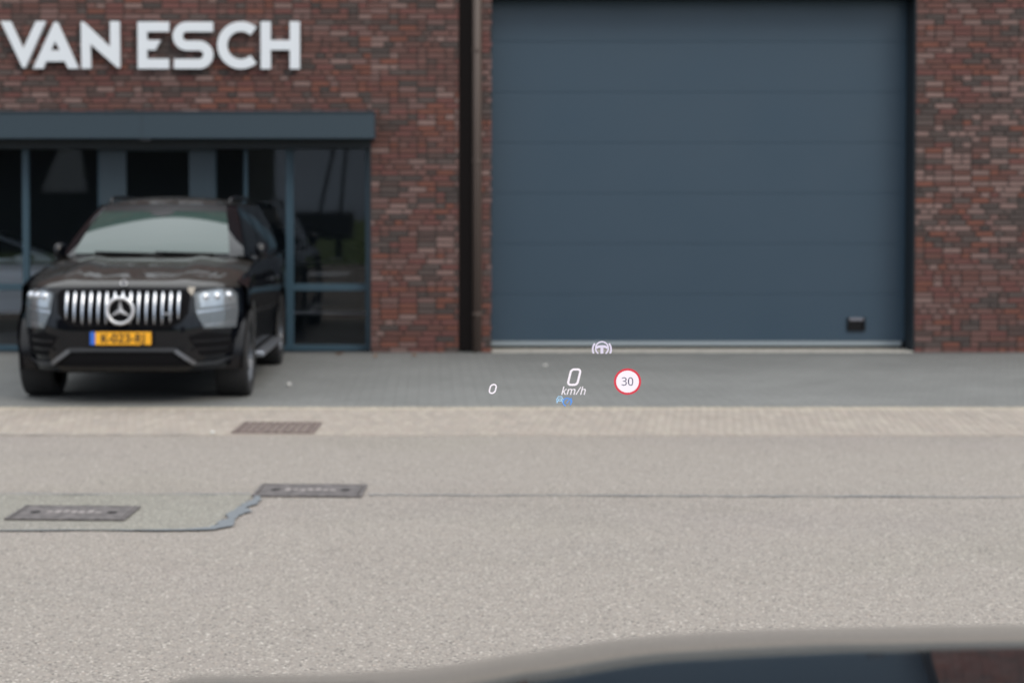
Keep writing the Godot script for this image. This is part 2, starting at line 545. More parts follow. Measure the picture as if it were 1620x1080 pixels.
func ground() -> void:
	sheet("ground", -300, 300, -300, 300, -0.03, M.soil)
	sheet("grass_field", -200, 200, 14.0, 260, -0.012, M.grass)
	var n := FastNoiseLite.new()
	n.seed = 11
	n.frequency = 0.35
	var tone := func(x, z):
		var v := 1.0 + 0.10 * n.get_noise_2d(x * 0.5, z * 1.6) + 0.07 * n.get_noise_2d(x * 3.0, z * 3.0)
		# strongest band: windscreen reflection painted in; others: wheel tracks worn paler, darker oily drips
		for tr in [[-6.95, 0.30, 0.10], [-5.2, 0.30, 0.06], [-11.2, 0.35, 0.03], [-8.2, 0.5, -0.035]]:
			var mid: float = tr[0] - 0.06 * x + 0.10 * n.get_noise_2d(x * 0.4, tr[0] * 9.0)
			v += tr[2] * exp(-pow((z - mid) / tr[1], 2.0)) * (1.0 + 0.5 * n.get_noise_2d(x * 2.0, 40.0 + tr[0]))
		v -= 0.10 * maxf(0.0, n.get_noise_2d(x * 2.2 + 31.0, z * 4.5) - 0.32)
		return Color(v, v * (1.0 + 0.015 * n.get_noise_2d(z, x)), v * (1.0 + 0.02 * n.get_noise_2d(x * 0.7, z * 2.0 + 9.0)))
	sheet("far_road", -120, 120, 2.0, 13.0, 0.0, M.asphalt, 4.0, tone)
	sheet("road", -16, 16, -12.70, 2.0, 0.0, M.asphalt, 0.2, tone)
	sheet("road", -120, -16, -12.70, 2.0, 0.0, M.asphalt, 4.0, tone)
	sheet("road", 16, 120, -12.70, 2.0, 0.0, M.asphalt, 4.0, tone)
	var patch := mb(false)
	for i in 44:
		for j in 6:
			for e in [[0, 0], [1, 0], [1, 1], [0, 0], [1, 1], [0, 1]]:
				var tz := float(j + e[1]) / 6
				var v2 := Vector2(lerpf(-9.0, lerpf(-1.03, -1.17, tz), float(i + e[0]) / 44), lerpf(-10.04, -8.9, tz))
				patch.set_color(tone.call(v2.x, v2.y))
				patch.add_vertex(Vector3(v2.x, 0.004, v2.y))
	build(patch, "road_patch", M.asphalt_repair).set_meta("kind", "structure")
	# bitumen seams
	ribbon("road_seam", wavy(-0.36, -10.03, 9.0, -9.84, 0.012, 110, 0.014), 0.006, M.sealant)
	ribbon("road_seam", wavy(-9.0, -10.06, -1.06, -10.04, 0.010, 60, 0.014), 0.008, M.sealant)
	ribbon("road_seam", wavy(-9.0, -8.87, -1.35, -8.9, 0.010, 60, 0.010), 0.008, M.sealant)
	var crack := []
	var knots := [[-1.55, -8.895, 0.008], [-1.30, -8.90, 0.022], [-1.15, -8.94, 0.040], [-1.09, -9.04, 0.058], [-1.10, -9.14, 0.050], [-1.07, -9.24, 0.022], [-1.09, -9.34, 0.050], [-1.05, -9.46, 0.062], [-1.06, -9.58, 0.030], [-1.03, -9.70, 0.044], [-1.00, -9.84, 0.030], [-1.02, -10.0, 0.014]]
	for i in knots.size() - 1:
		for k in 6:
			var t := k / 6.0
			crack.append(Vector3(lerpf(knots[i][0], knots[i + 1][0], t) + rng.randf_range(-0.006, 0.006), lerpf(knots[i][1], knots[i + 1][1], t), lerpf(knots[i][2], knots[i + 1][2], smoothstep(0.0, 1.0, t)) * rng.randf_range(0.65, 1.05)))
	ribbon("road_seam", crack, 0.010, M.sealant)
	ribbon("road_seam", wavy(-7.0, -12.70, -1.75, -12.72, 0.009, 60, 0.012), 0.012, M.sealant)
	# strip of beige klinkers along the road, stood with their narrow side to the camera
	var strip := Node3D.new()
	strip.name = "klinker_strip"
	add_child(strip)
	tag(strip, "", "", "", "structure")
	var bed := mb()
	bar(bed, -120, 120, -0.1, 0.003, -14.54, -12.70)
	build(bed, "joint_sand", M.sand_joint, strip)
	var stone := mb()
	paver_shape(stone, 0.0658, 0.2042, 0.012)
	var stone_mesh := commit(stone)
	var pal := [Color(0.33, 0.288, 0.248), Color(0.312, 0.272, 0.236), Color(0.342, 0.30, 0.26), Color(0.325, 0.279, 0.241), Color(0.308, 0.27, 0.236), Color(0.345, 0.305, 0.26)]
	var xf := []
	var cols := []
	var single := 0
	var tints := []
	for c in pal:
		var mm: StandardMaterial3D = M.klinker.duplicate()
		mm.albedo_color = c.linear_to_srgb()
		mm.vertex_color_use_as_albedo = false
		tints.append(mm)
	for row in 9:
		var z := -12.70 - 0.1022 - row * 0.2044
		var count := 420
		for k in count:
			var x := (k - count / 2 + (0.5 if row % 2 else 0.0)) * 0.0685
			if x > -1.51 and x < -0.84 and z > -13.46 and z < -12.78: continue
			var t := Transform3D(Basis(Vector3.UP, rng.randf_range(-0.012, 0.012)), Vector3(x + rng.randf_range(-0.001, 0.001), 0.0065 + rng.randf_range(-0.0015, 0.0015), z))
			var ci := rng.randi() % pal.size()
			if row < 3 and single < 300 and x > -3.3 and x < 4.5:
				var o := put(stone_mesh, "paving_brick", tints[ci], strip)
				o.transform = t
				single += 1
			else:
				var k2 := rng.randf_range(0.92, 1.08)
				var c2: Color = pal[ci] * k2
				if row == 8: c2 = Color(0.385, 0.34, 0.275) * k2
				xf.append(t)
				cols.append(c2)
	stuff("paving_bricks", stone_mesh, M.klinker, xf, cols, strip)
	# dark grey concrete pavers up to the building
	var pav := Node3D.new()
	pav.name = "pavement"
	add_child(pav)
	tag(pav, "", "", "", "structure")
	var bed2 := mb()
	bar(bed2, -120, 120, -0.1, 0.002, -20.6, -14.54)
	build(bed2, "joint_sand", M.dark_joint, pav)
	var ps := mb()
	paver_shape(ps, 0.2092, 0.1040, 0.01)
	xf = []
	cols = []
	for row in 53:
		var z := -14.60 - row * 0.1055
		for k in 96:
			var x := (k - 48 + (0.5 if row % 2 else 0.0)) * 0.2115
			xf.append(Transform3D(Basis(Vector3.UP, rng.randf_range(-0.006, 0.006)), Vector3(x, 0.010 + rng.randf_range(-0.0012, 0.0012), z)))
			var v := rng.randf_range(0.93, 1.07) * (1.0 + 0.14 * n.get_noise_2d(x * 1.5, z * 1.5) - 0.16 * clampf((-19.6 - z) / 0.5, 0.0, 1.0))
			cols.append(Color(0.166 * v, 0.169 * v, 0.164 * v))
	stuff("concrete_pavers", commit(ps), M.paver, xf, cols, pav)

func paver_shape(st: SurfaceTool, w: float, l: float, h: float) -> void:
	var c := 0.004
	var top := [Vector3(-w / 2 + c, 0, -l / 2 + c), Vector3(w / 2 - c, 0, -l / 2 + c), Vector3(w / 2 - c, 0, l / 2 - c), Vector3(-w / 2 + c, 0, l / 2 - c)]
	var low := [Vector3(-w / 2, -c, -l / 2), Vector3(w / 2, -c, -l / 2), Vector3(w / 2, -c, l / 2), Vector3(-w / 2, -c, l / 2)]
	face(st, top, Vector3.UP)
	for i in 4:
		var j := (i + 1) % 4
		face(st, [top[i], top[j], low[j], low[i]], Vector3.UP)
		face(st, [low[i], low[j], low[j] + Vector3.DOWN * h, low[i] + Vector3.DOWN * h], low[i] + low[j])

func street_covers() -> void:
	for s in [["cast iron valve cover at the end of the road seam, right of the bitumen crack", Vector3(-0.715, 0.004, -10.17), 0.0, 0.65, 0.43],
			["cast iron valve cover lying inside the greenish road patch, nearest the left edge", Vector3(-1.97, 0.008, -9.39), 0.0, 0.66, 0.42]]:
		var o := base("valve_cover", s[1], deg_to_rad(-2.5))
		tag(o, s[0], "manhole cover", "rectangular iron covers in the road")
		var w: float = s[3]
		var l: float = s[4]
		var fr := mb()
		for sx in [-1, 1]: bar(fr, sx * w / 2, sx * (w / 2 - 0.022), 0.0, 0.008, -l / 2, l / 2, 0.002)
		for sz in [-1, 1]: bar(fr, -w / 2 + 0.022, w / 2 - 0.022, 0.0, 0.008, sz * l / 2, sz * (l / 2 - 0.022), 0.002)
		build(fr, "rim", M.cast_iron, o)
		var lid := mb()
		bar(lid, -w / 2 + 0.028, w / 2 - 0.028, 0.0, 0.006, -l / 2 + 0.028, l / 2 - 0.028, 0.002)
		build(lid, "lid", M.cast_iron, o)
		var text := mb()        # raised worn lettering bars in the middle of the lid
		for k in 7:
			bar(text, -0.15 + k * 0.045, -0.118 + k * 0.045, 0.006, 0.009, rng.randf_range(-0.06, -0.01), rng.randf_range(0.01, 0.05))
		build(text, "raised_pattern", M.worn_iron, o)
		for sx in [-1, 1]:
			var hole := mb()
			var ringp := []
			for i in 14: ringp.append(Vector3(sx * (w / 2 - 0.115) + cos(TAU * i / 14) * 0.03, 0.0068, sin(TAU * i / 14) * 0.03))
			face(hole, ringp, Vector3.UP)
			build(hole, "lifting_hole", M.pit, o)
	var g := base("drain_grate", Vector3(-1.175, 0.006, -13.12), deg_to_rad(-2.5))
	tag(g, "rusty iron drain grate set in the beige brick strip", "drain grate")
	var f := mb()
	for sx in [-1, 1]: bar(f, sx * 0.31, sx * 0.275, -0.02, 0.010, -0.31, 0.31, 0.003)
	for sz in [-1, 1]: bar(f, -0.275, 0.275, -0.02, 0.010, sz * 0.31, sz * 0.275, 0.003)
	build(f, "rim", M.rusty_iron, g)
	var pit := mb()
	bar(pit, -0.275, 0.275, -0.018, -0.006, -0.275, 0.275)
	build(pit, "pit", M.pit, g)
	for k in 9:
		var b := mb()
		var x := -0.24 + k * 0.06
		bar(b, x - 0.02, x + 0.02, -0.006, 0.008, -0.275, 0.275, 0.003)
		build(b, "grate_bar", M.rusty_iron, g)

# ------------------------------------------------------------------ building
func building() -> void:
	var b := base("brick_building", Vector3(0, 0, 0))
	tag(b, "dark red brick showroom with blue-grey roller door, glazed entrance and flat canopy", "building")
	var x_win := fx(587)          # right end of the glazing
	var x_slot0 := fx(725)
	var x_slot1 := fx(762)
	var x_d0 := fx(777.5)
	var x_d1 := fx(1449)
	var y_lint := fy(-5)
	var y_can0 := fy(221)
	var y_can1 := fy(180)
	var walls := [
		[-9.0, x_win, y_can0 + 0.02, TOP], [x_win, x_slot0, 0.0, TOP], [x_slot1, x_d0, 0.0, TOP],
		[x_d0, x_d1, y_lint, TOP], [x_d1, 12.0, 0.0, TOP], [-14.0, -9.0, 0.0, TOP]]
	# brick shapes and tones
	var full := mb()
	brick_shape(full, 0.205)
	var full_mesh := commit(full)
	var head := mb()
	brick_shape(head, 0.096)
	var head_mesh := commit(head)
	var unit := mb()
	brick_shape(unit, 1.0, 0.03)
	var unit_mesh := commit(unit)
	var pal := [Color(0.158, 0.070, 0.058), Color(0.174, 0.087, 0.076), Color(0.097, 0.061, 0.055), Color(0.081, 0.061, 0.057), Color(0.199, 0.075, 0.054), Color(0.191, 0.111, 0.101), Color(0.136, 0.068, 0.059), Color(0.251, 0.161, 0.146), Color(0.172, 0.069, 0.061), Color(0.109, 0.080, 0.074)]
	var tones := []
	for c in pal:
		var mm: StandardMaterial3D = M.brick.duplicate()
		mm.vertex_color_use_as_albedo = false
		mm.albedo_color = c.linear_to_srgb()
		tones.append(mm)
	var low := FastNoiseLite.new()
	low.seed = 5
	low.frequency = 0.55
	var singles := 0
	for wi in walls.size():
		var w: Array = walls[wi]
		var back := mb()
		bar(back, w[0], w[1], w[2], w[3], FACE - (0.55 if wi > 1 and wi < 5 else 0.30), FACE - 0.012)
		var wall := build(back, "brick_wall", M.mortar, b)
		var xf := []
		var cols := []
		var c0 := int(floor(w[2] / 0.0655))
		var c1 := int(ceil(w[3] / 0.0655))
		for c in range(c0, c1):
			var yb := maxf(c * 0.0655 + 0.0075, w[2])
			var yt := minf(c * 0.0655 + 0.058, w[3])
			if yt - yb < 0.02: continue
			var x: float = w[0]
			x += 0.0 if rng.randf() < 0.5 else -0.11
			if c % 2: x -= 0.055 * (rng.randi() % 2)
			while x < w[1]:
				var len := 0.205 if rng.randf() < 0.56 else 0.096
				var a: float = maxf(x, w[0])
				var e: float = minf(x + len, w[1])
				x += len + 0.015
				if e - a < 0.02: continue
				var cx := (a + e) / 2
				var cy := (yb + yt) / 2
				var zz := FACE + rng.randf_range(-0.0025, 0.0025)
				# tone: drifting mixes of red, charcoal, orange and pale bricks
				var ln := low.get_noise_2d(cx * 1.0, cy * 1.3)
				var ln2 := low.get_noise_2d(cx * 1.4 + 50.0, cy * 1.8)
				var ci := 0
				var r := rng.randf()
				var orange := 0.10 + 0.55 * clampf(-ln * 2.2 + (0.6 if cy < 0.9 else 0.0) + (0.5 if absf(cx + 0.95) < 0.28 else 0.0), 0.0, 1.0)
				var pale := 0.16 + 0.50 * clampf(ln2 * 1.8 + (1.3 * (1.0 - absf(cy - 2.2) / 1.5) if cx > 5.7 else 0.25 if cx > -0.7 else 0.0), 0.0, 1.0)
				if r < orange: ci = [4, 8, 0][rng.randi() % 3]
				elif r < orange + pale: ci = ([7, 5, 7, 9] if cx > 5.7 and cy > 1.2 and cy < 3.3 else [5, 7, 1, 5])[rng.randi() % 4]
				elif r < orange + pale + 0.28: ci = [3, 2, 9][rng.randi() % 3]
				else: ci = [0, 1, 6, 8][rng.randi() % 4]
				var inview: bool = cy < 4.15 and cx > -5.05 and cx < 7.0
				var exact := absf((e - a) - len) < 0.001 and absf((yt - yb) - 0.0505) < 0.001
				var tilt := Basis(Vector3(0, 0, 1), rng.randf_range(-0.006, 0.006))
				if singles < 300 and inview and exact and ((wi == 1 and cy > 0.3 and cy < 2.6 and singles < 140) or (wi == 4 and cy < 3.6)):
					var o := put(full_mesh if len > 0.15 else head_mesh, "brick", tones[ci], wall)
					o.transform = Transform3D(tilt, Vector3(cx, cy, zz))
					singles += 1
				else:
					var k := rng.randf_range(0.88, 1.12)
					xf.append(Transform3D(tilt * Basis.from_scale(Vector3(e - a, (yt - yb) / 0.0505, 1)), Vector3(cx, cy, zz)))
					cols.append(pal[ci] * k)
		if xf.size():
			stuff("brick_courses", unit_mesh, M.brick, xf, cols, wall)
	# slot in the brickwork beside the downpipe
	var slot := mb()
	bar(slot, x_slot0, x_slot1, 0, TOP, FACE - 0.30, FACE - 0.22)
	build(slot, "joint_recess", M.slot_brown, b)
	var pipe := node("downpipe", b)
	var pp := mb(false)
	var px0 := fx(754.5)
	tube(pp, [Vector3(px0, 0.0, FACE + 0.0), Vector3(px0, TOP - 0.1, FACE + 0.0)], 0.052, 20)
	build(pp, "pipe", M.pipe_brown, pipe)
	for yy in [0.45, 2.25, 3.55]:
		var cl := mb()
		tube(cl, [Vector3(px0, yy, FACE), Vector3(px0, yy + 0.035, FACE)], 0.060, 20)
		build(cl, "pipe_clip", M.pipe_brown, pipe)
	# sectional door
	garage_door(b, x_d0, x_d1, y_lint)
	# canopy
	var can := mb()
	bar(can, -9.0, fx(594), y_can0, y_can1, FACE + 0.002, FACE + 0.34, 0.006)
	bar(can, -9.0, fx(595), y_can1, y_can1 + 0.014, FACE + 0.002, FACE + 0.36, 0.003)
	var cano := build(can, "entrance_canopy", M.blue_grey_metal, b)
	var seam := mb()
	bar(seam, fx(232) - 0.002, fx(232) + 0.003, y_can0 + 0.003, y_can1 - 0.003, FACE + 0.341, FACE + 0.343)
	build(seam, "panel_joint", M.dark_frame, cano)
	var fit := mb()
	bar(fit, fx(228), fx(244), y_can0 - 0.02, y_can0 - 0.001, FACE + 0.20, FACE + 0.30, 0.005)
	build(fit, "spot_fitting", M.lip_grey, cano)
	var soff := mb()
	bar(soff, -9.0, x_win, y_can0 - 0.10, y_can0 - 0.002, FACE - 0.185, FACE - 0.001)  # dark bar lowered over the top frame, stands in for canopy shadow
	build(soff, "shaded_window_head", M.dark_frame, b)
	# glazed front
	var top := y_can0 - 0.055
	var zf := FACE - 0.20
	var low_y := fy(557)
	window(b, "shop_window", -9.0, fx(38), low_y, top, zf, 0.075, [fy(455)], [fx(-180)])
	window(b, "shop_window", fx(38), fx(152), low_y, top, zf, 0.02, [fy(455)], [])
	window(b, "shop_window", fx(337), fx(385), low_y, top, zf, 0.02, [fy(455)], [])
	window(b, "shop_window", fx(385), fx(457), low_y, top, zf, 0.055, [fy(455)], [])
	window(b, "shop_window", fx(457), x_win, low_y, top, zf, 0.075, [fy(455.5)], [])
	var door := node("entrance_door", b)
	var df := mb()
	bar(df, fx(152), fx(195), low_y, top, zf - 0.05, zf + 0.012, 0.006)
	bar(df, fx(295), fx(337), low_y, top, zf - 0.05, zf + 0.012, 0.006)
	bar(df, fx(195), fx(295), low_y, low_y + 0.16, zf - 0.05, zf + 0.012, 0.006)
	bar(df, fx(195), fx(295), top - 0.07, top, zf - 0.05, zf + 0.012, 0.006)
	build(df, "door_frame", M.blue_grey_metal, door)
	var dpn := mb()
	face(dpn, [Vector3(fx(195), low_y + 0.16, zf - 0.013), Vector3(fx(295), low_y + 0.16, zf - 0.013), Vector3(fx(295), top - 0.07, zf - 0.013), Vector3(fx(195), top - 0.07, zf - 0.013)], Vector3.BACK)
	build(dpn, "pane", M.window_glass, door)
	var hd := mb(false)
	tube(hd, [Vector3(fx(290), 0.7, zf + 0.06), Vector3(fx(290), 1.3, zf + 0.06)], 0.014, 10)
	build(hd, "door_handle", M.satin_silver, door)
	var jamb := mb()
	bar(jamb, x_win - 0.022, x_win - 0.001, 0.0, top, FACE - 0.20, FACE - 0.012)
	build(jamb, "window_jamb", M.dark_frame, b)
	var sill := mb()
	bar(sill, -9.0, x_win - 0.03, 0.012, low_y - 0.002, FACE - 0.28, FACE - 0.06, 0.004)
	build(sill, "window_sill", M.dark_frame, b)
	# showroom inside, roof and outer shell
	var room := mb()
	bar(room, -13.7, 0.0, -0.05, 0.02, -31.0, FACE - 0.302)
	build(room, "showroom_floor", M.interior_floor, b)
	var shell := mb()
	bar(shell, -13.9, 0.0, 0.02, 3.1, -31.3, -31.0)
	bar(shell, -14.0, -13.7, 0.02, 3.1, -31.0, FACE - 0.302)
	bar(shell, 0.0, 0.3, -0.05, TOP - 0.01, -31.0, FACE - 0.302)
	bar(shell, -14.0, 0.0, 3.1, 3.3, -31.3, FACE - 0.302)
	build(shell, "interior_wall", M.interior_dark, b)
	var outer := mb()
	bar(outer, 11.7, 12.0, 0, TOP, -40, FACE - 0.302)
	bar(outer, -14.0, 12.0, 0, TOP, -40.3, -40.0)
	bar(outer, -14.0, -13.71, 3.31, TOP, -40, FACE - 0.302)
	build(outer, "rear_wall", M.mortar, b)
	var roof := mb()
	bar(roof, -14.1, 12.1, TOP, TOP + 0.2, -40.4, FACE + 0.06, 0.01)
	build(roof, "roof", M.roof_felt, b)

func brick_shape(st: SurfaceTool, w: float, chx := 0.005) -> void:
	var h := 0.0505
	var c := 0.005
	var f := [Vector3(-w / 2 + chx, -h / 2 + c, 0), Vector3(w / 2 - chx, -h / 2 + c, 0), Vector3(w / 2 - chx, h / 2 - c, 0), Vector3(-w / 2 + chx, h / 2 - c, 0)]
	var g := [Vector3(-w / 2, -h / 2, -c), Vector3(w / 2, -h / 2, -c), Vector3(w / 2, h / 2, -c), Vector3(-w / 2, h / 2, -c)]
	face(st, f, Vector3.BACK)
	for i in 4:
		var j := (i + 1) % 4
		face(st, [f[i], f[j], g[j], g[i]], Vector3.BACK)
		face(st, [g[i], g[j], g[j] + Vector3(0, 0, -0.02), g[i] + Vector3(0, 0, -0.02)], g[i] + g[j])

func window(b: Node3D, called: String, x0: float, x1: float, y0: float, y1: float, z: float, fw: float, trans: Array, mulls: Array) -> void:
	var st := mb()
	var hw := fw
	var t := 0.05
	bar(st, x0, x0 + hw * 0.5, y0, y1, z - t, z, 0.006)
	bar(st, x1 - hw, x1, y0, y1, z - t, z + 0.004, 0.006)
	bar(st, x0 + hw * 0.5, x1 - hw, y0, y0 + 0.07, z - t, z - 0.002, 0.006)
	bar(st, x0 + hw * 0.5, x1 - hw, y1 - 0.045, y1, z - t, z - 0.002, 0.006)
	for yy in trans: bar(st, x0 + hw * 0.5, x1 - hw, yy - 0.042, yy + 0.042, z - t, z - 0.003, 0.006)
	var xs := [x0 + hw * 0.5]
	for xx in mulls:
		bar(st, xx - 0.04, xx + 0.04, y0 + 0.07, y1 - 0.045, z - t, z - 0.0045, 0.006)
		xs.append(xx)
	xs.append(x1 - hw)
	var o := build(st, called, M.frame_blue, b)
	var ys := [y0 + 0.07]
	for yy in trans: ys.append(yy)
	ys.append(y1 - 0.045)
	for i in xs.size() - 1:
		for j in ys.size() - 1:
			var p := mb()
			var gy0: float = ys[j] + (0.042 if j > 0 else 0.0)
			var gy1: float = ys[j + 1] - (0.042 if j < ys.size() - 2 else 0.0)
			face(p, [Vector3(xs[i], gy0, z - 0.025), Vector3(xs[i + 1], gy0, z - 0.025), Vector3(xs[i + 1], gy1, z - 0.025), Vector3(xs[i], gy1, z - 0.025)], Vector3.BACK)
			build(p, "pane", M.window_glass, o)

func garage_door(b: Node3D, x0: float, x1: float, top: float) -> void:
	var g := node("garage_door", b)
	var z := FACE - 0.36
	var ph := 81.2 / 134.0
	var y := fy(543)
	var first := y
	var k := 0
	while y < top - 0.05:
		var y1 := minf(fy(467.5) + k * ph, top + 0.1)
		var p := mb()
		bar(p, x0 + 0.002, x1 - 0.02, y + 0.0003, y1 - 0.0003, z - 0.04, z, 0.003)
		build(p, "door_panel", M.door_panel, g)
		y = y1
		k += 1
	var gap := mb()
	bar(gap, x0 - 0.1, x1 + 0.1, 0.03, top + 0.3, z - 0.12, z - 0.042)
	build(gap, "backing", M.dark_frame, g)
	var rail := mb()
	bar(rail, x0 + 0.002, x1 - 0.06, fy(550.5), first - 0.002, z - 0.04, z + 0.012, 0.004)
	build(rail, "bottom_rail", M.aluminium, g)
	var seal := mb()
	bar(seal, x0 + 0.002, x1 - 0.06, fy(555), fy(550.5) - 0.001, z - 0.03, z + 0.004, 0.006)
	build(seal, "rubber_seal", M.rubber, g)
	var h := mb()
	var hx0 := fx(1342.0) * 1.017
	var hx1 := hx0 + 0.215
	var hy0 := fy(526.5)
	var hy1 := fy(504.5)
	bar(h, hx0, hx1, hy0, hy0 + 0.02, z + 0.001, z + 0.03, 0.004)
	bar(h, hx0, hx0 + 0.02, hy0 + 0.02, hy1, z + 0.001, z + 0.03, 0.004)
	bar(h, hx1 - 0.02, hx1, hy0 + 0.02, hy1, z + 0.001, z + 0.03, 0.004)
	bar(h, hx0 + 0.02, hx1 - 0.02, hy0 + 0.02, hy1 - 0.05, z + 0.001, z + 0.006)
	var ho := build(h, "door_handle", M.black_plastic, g)
	var lip := mb()
	bar(lip, hx0 + 0.021, hx1 - 0.021, hy1 - 0.045, hy1 - 0.008, z + 0.001, z + 0.028, 0.006)
	build(lip, "grip", M.lip_grey, ho)
	var fr := mb()
	bar(fr, x1 - 0.018, x1 - 0.001, 0.0, top, z - 0.04, FACE - 0.012, 0.004)
	bar(fr, x0 + 0.003, x1 - 0.022, top - 0.012, top + 0.1, z + 0.002, FACE - 0.012)
	build(fr, "door_frame", M.dark_frame, b)
	var th := mb()
	bar(th, x0 + 0.004, x1 - 0.022, -0.02, fy(555) - 0.003, z - 0.04, FACE + 0.03, 0.006)
	build(th, "threshold", M.concrete, b)

# ------------------------------------------------------------------ what the panes mirror
func surroundings() -> void:
	var w := base("warehouse", Vector3(-34.5, 0, 34))
	tag(w, "dark clad warehouse across the road, seen only mirrored in the left panes", "building")
	var st := mb()
	bar(st, -27, 27, 0, 9, -4, 8, 0.02)
	build(st, "wall", M.cladding, w)
	var dd := mb()
	face(dd, [Vector3(18.4, 2.5, -4.02), Vector3(20.3, 2.5, -4.02), Vector3(20.0, 4.4, -4.02), Vector3(19.2, 4.4, -4.02)], Vector3(0, 0, -1))
	build(dd, "window", M.pale_sheet, w)
	var c := base("trailer", Vector3(-4.0, 0, 19.0))
	tag(c, "low dark trailer across the road, mirrored in the right shop pane", "trailer")
	var ct := mb()
	bar(ct, -0.9, 1.3, 0.7, 1.66, -1.0, 1.0, 0.03)
	build(ct, "box", M.container_dark, c)
	for sx in [-0.5, 0.8]:
		var wh := mb(false)
		lathe_x(wh, [Vector2(0.0, -0.1), Vector2(0.35, -0.1), Vector2(0.35, 0.1), Vector2(0.0, 0.1)], Vector3(sx, 0.35, 0.0), 20)
		build(wh, "wheel", M.tyre, c)
	for s in [[-4.3, 20.0, 1.7], [-3.55, 24.0, 0.7]]:
		var m := base("mast", Vector3(s[0], 0, s[1]))
		tag(m, "slightly leaning thin dark mast, mirrored in the right shop pane" if s[2] > 1.0 else "more upright thin dark mast beside the leaning one, mirrored in the pane", "mast", "masts across the road")
		var ms := mb(false)
		tube(ms, [Vector3.ZERO, Vector3(s[2] * 1.6, 12.0, 0)], 0.06, 8)
		build(ms, "pole", M.mast_grey, m)

# ------------------------------------------------------------------ sign
func sign_letters() -> void:
	var o := base("shop_sign", Vector3(0, 0, FACE + 0.035))
	tag(o, "large raised white letters VAN ESCH on the brick above the canopy", "sign")
	var P := func(a: Array) -> PackedVector2Array:
		var out := PackedVector2Array()
		for i in range(0, a.size(), 2): out.append(Vector2(fx(a[i]), fy(a[i + 1])))
		return out
	var L := []
	L.append([P.call([5.2, 35.5, 20.7, 35.5, 40.3, 78.5, 60.7, 35.5, 76.3, 35.5, 43.9, 107.5, 41.5, 109, 39.0, 107.5])])
	L.append([P.call([88.6, 38, 91.8, 36.2, 95.0, 38, 127.4, 109.6, 111, 109.6, 106, 98.5, 76.3, 98.5, 71.9, 109.6, 55.6, 109.6]), P.call([90.7, 66.8, 83.9, 81, 97.8, 81])])
	L.append([P.call([131.3, 37, 133.2, 35.6, 137, 37.5, 177, 75.6, 177, 35.6, 191.9, 35.6, 192.6, 107.4, 190.5, 109, 187.6, 107.6, 146.2, 71.1, 146.7, 109.6, 131.9, 109.6])])
	L.append([P.call([220.4, 36.4, 269.6, 36.4, 269.6, 52, 235.1, 52, 235.1, 65, 256.7, 65, 248, 80.5, 235.1, 80.5, 235.1, 94.3, 269.6, 94.3, 269.6, 109.9, 220.4, 109.9])])
	var s_path := [Vector2(338.8, 44.2)]
	s_path.append_array(arc(Vector2(298, 58.9), 14.7, 270, 90, 16))
	s_path.append_array(arc(Vector2(317, 87.9), 14.3, -90, 90, 16))
	s_path.append(Vector2(277.4, 102.1))
	var c_path := arc(Vector2(382.8, 73.1), 29.4, 48, 312, 40)
	for pth in [s_path, c_path]:
		var q := []
		for v in stroke(pth, 15.4): q.append_array([v.x, v.y])
		L.append([P.call(q)])
	L.append([P.call([413.9, 35.9, 429.5, 35.9, 429.5, 65.3, 459.7, 65.3, 459.7, 35.9, 475.3, 35.9, 475.3, 110.2, 459.7, 110.2, 459.7, 80.5, 429.5, 80.5, 429.5, 110.2, 413.9, 110.2])])
	for parts in L:
		var st := mb()
		var poly: PackedVector2Array = parts[0]
		if parts.size() > 1:        # cut the counter of the A through its apex
			var hole: PackedVector2Array = parts[1]
			var joined := PackedVector2Array()
			joined.append_array(poly.slice(0, 2))
			joined.append(hole[0]); joined.append(hole[1]); joined.append(hole[2]); joined.append(hole[0] + Vector2(0.0006, 0))
			joined.append(poly[1] + Vector2(0.0006, 0))
			joined.append_array(poly.slice(2))
			poly = joined
		extrude(st, poly, 0.0, 0.055)
		build(st, "letter", M.sign_white, o)

# ------------------------------------------------------------------ SUV
func pz(x: float, y: float) -> float:                     # plan and rake of the nose
	var p := 1.0 - 0.05 * pow(maxf(absf(y - 0.78) - 0.08, 0.0) / 0.4, 2.0)
	var a := absf(x) / p
	return 2.60 - 0.62 * pow(maxf(0.0, a - 0.42) / 0.57, 2.5) - 0.08 * pow(maxf(0.0, (y - 0.62) / 0.42), 2.0) - 0.10 * pow(maxf(0.0, (0.42 - y) / 0.2), 2.0)

func body_half(y: float) -> float:
	return 0.99 * (1.0 - 0.05 * pow(maxf(absf(y - 0.78) - 0.08, 0.0) / 0.4, 2.0))

func hood_y(x: float, z: float) -> float:
	var s := maxf(0.0, pz(x, 1.03) - z)
	var a := absf(x)
	var crown := -0.028 * pow(a / 0.93, 3.2)
	var ridge := 0.014 * exp(-pow((a - 0.50) / 0.09, 2.0)) * clampf(s / 0.3, 0, 1)
	return 1.025 + 0.032 * (1.0 - exp(-s / 0.05)) + 0.235 * s - 0.068 * s * s + crown + ridge

func gauss(x: float, s: float) -> float: return exp(-x * x / (s * s))

func belt(z: float) -> float:
	return minf(hood_y(0.92, z) if z > 0.9 else 9.0, 1.22) if z > 0.9 else 1.22

func side_x(y: float, z: float) -> float:
	var w := 1.0 + 0.022 * gauss(z - 1.72, 0.5) + 0.040 * gauss(z + 1.42, 0.55) * clampf((1.25 - y) / 0.3, 0, 1)
	if z < -2.2: w -= 0.25 * pow((-2.2 - z) / 0.4, 2.0)
	var crease := -0.016 * gauss(y - 0.55, 0.12) * clampf((1.2 - absf(z)) / 0.3, 0, 1)
	return body_half(y) * w + crease - 0.03 * pow(maxf(0.0, (y - 1.05) / 0.15), 2.0)

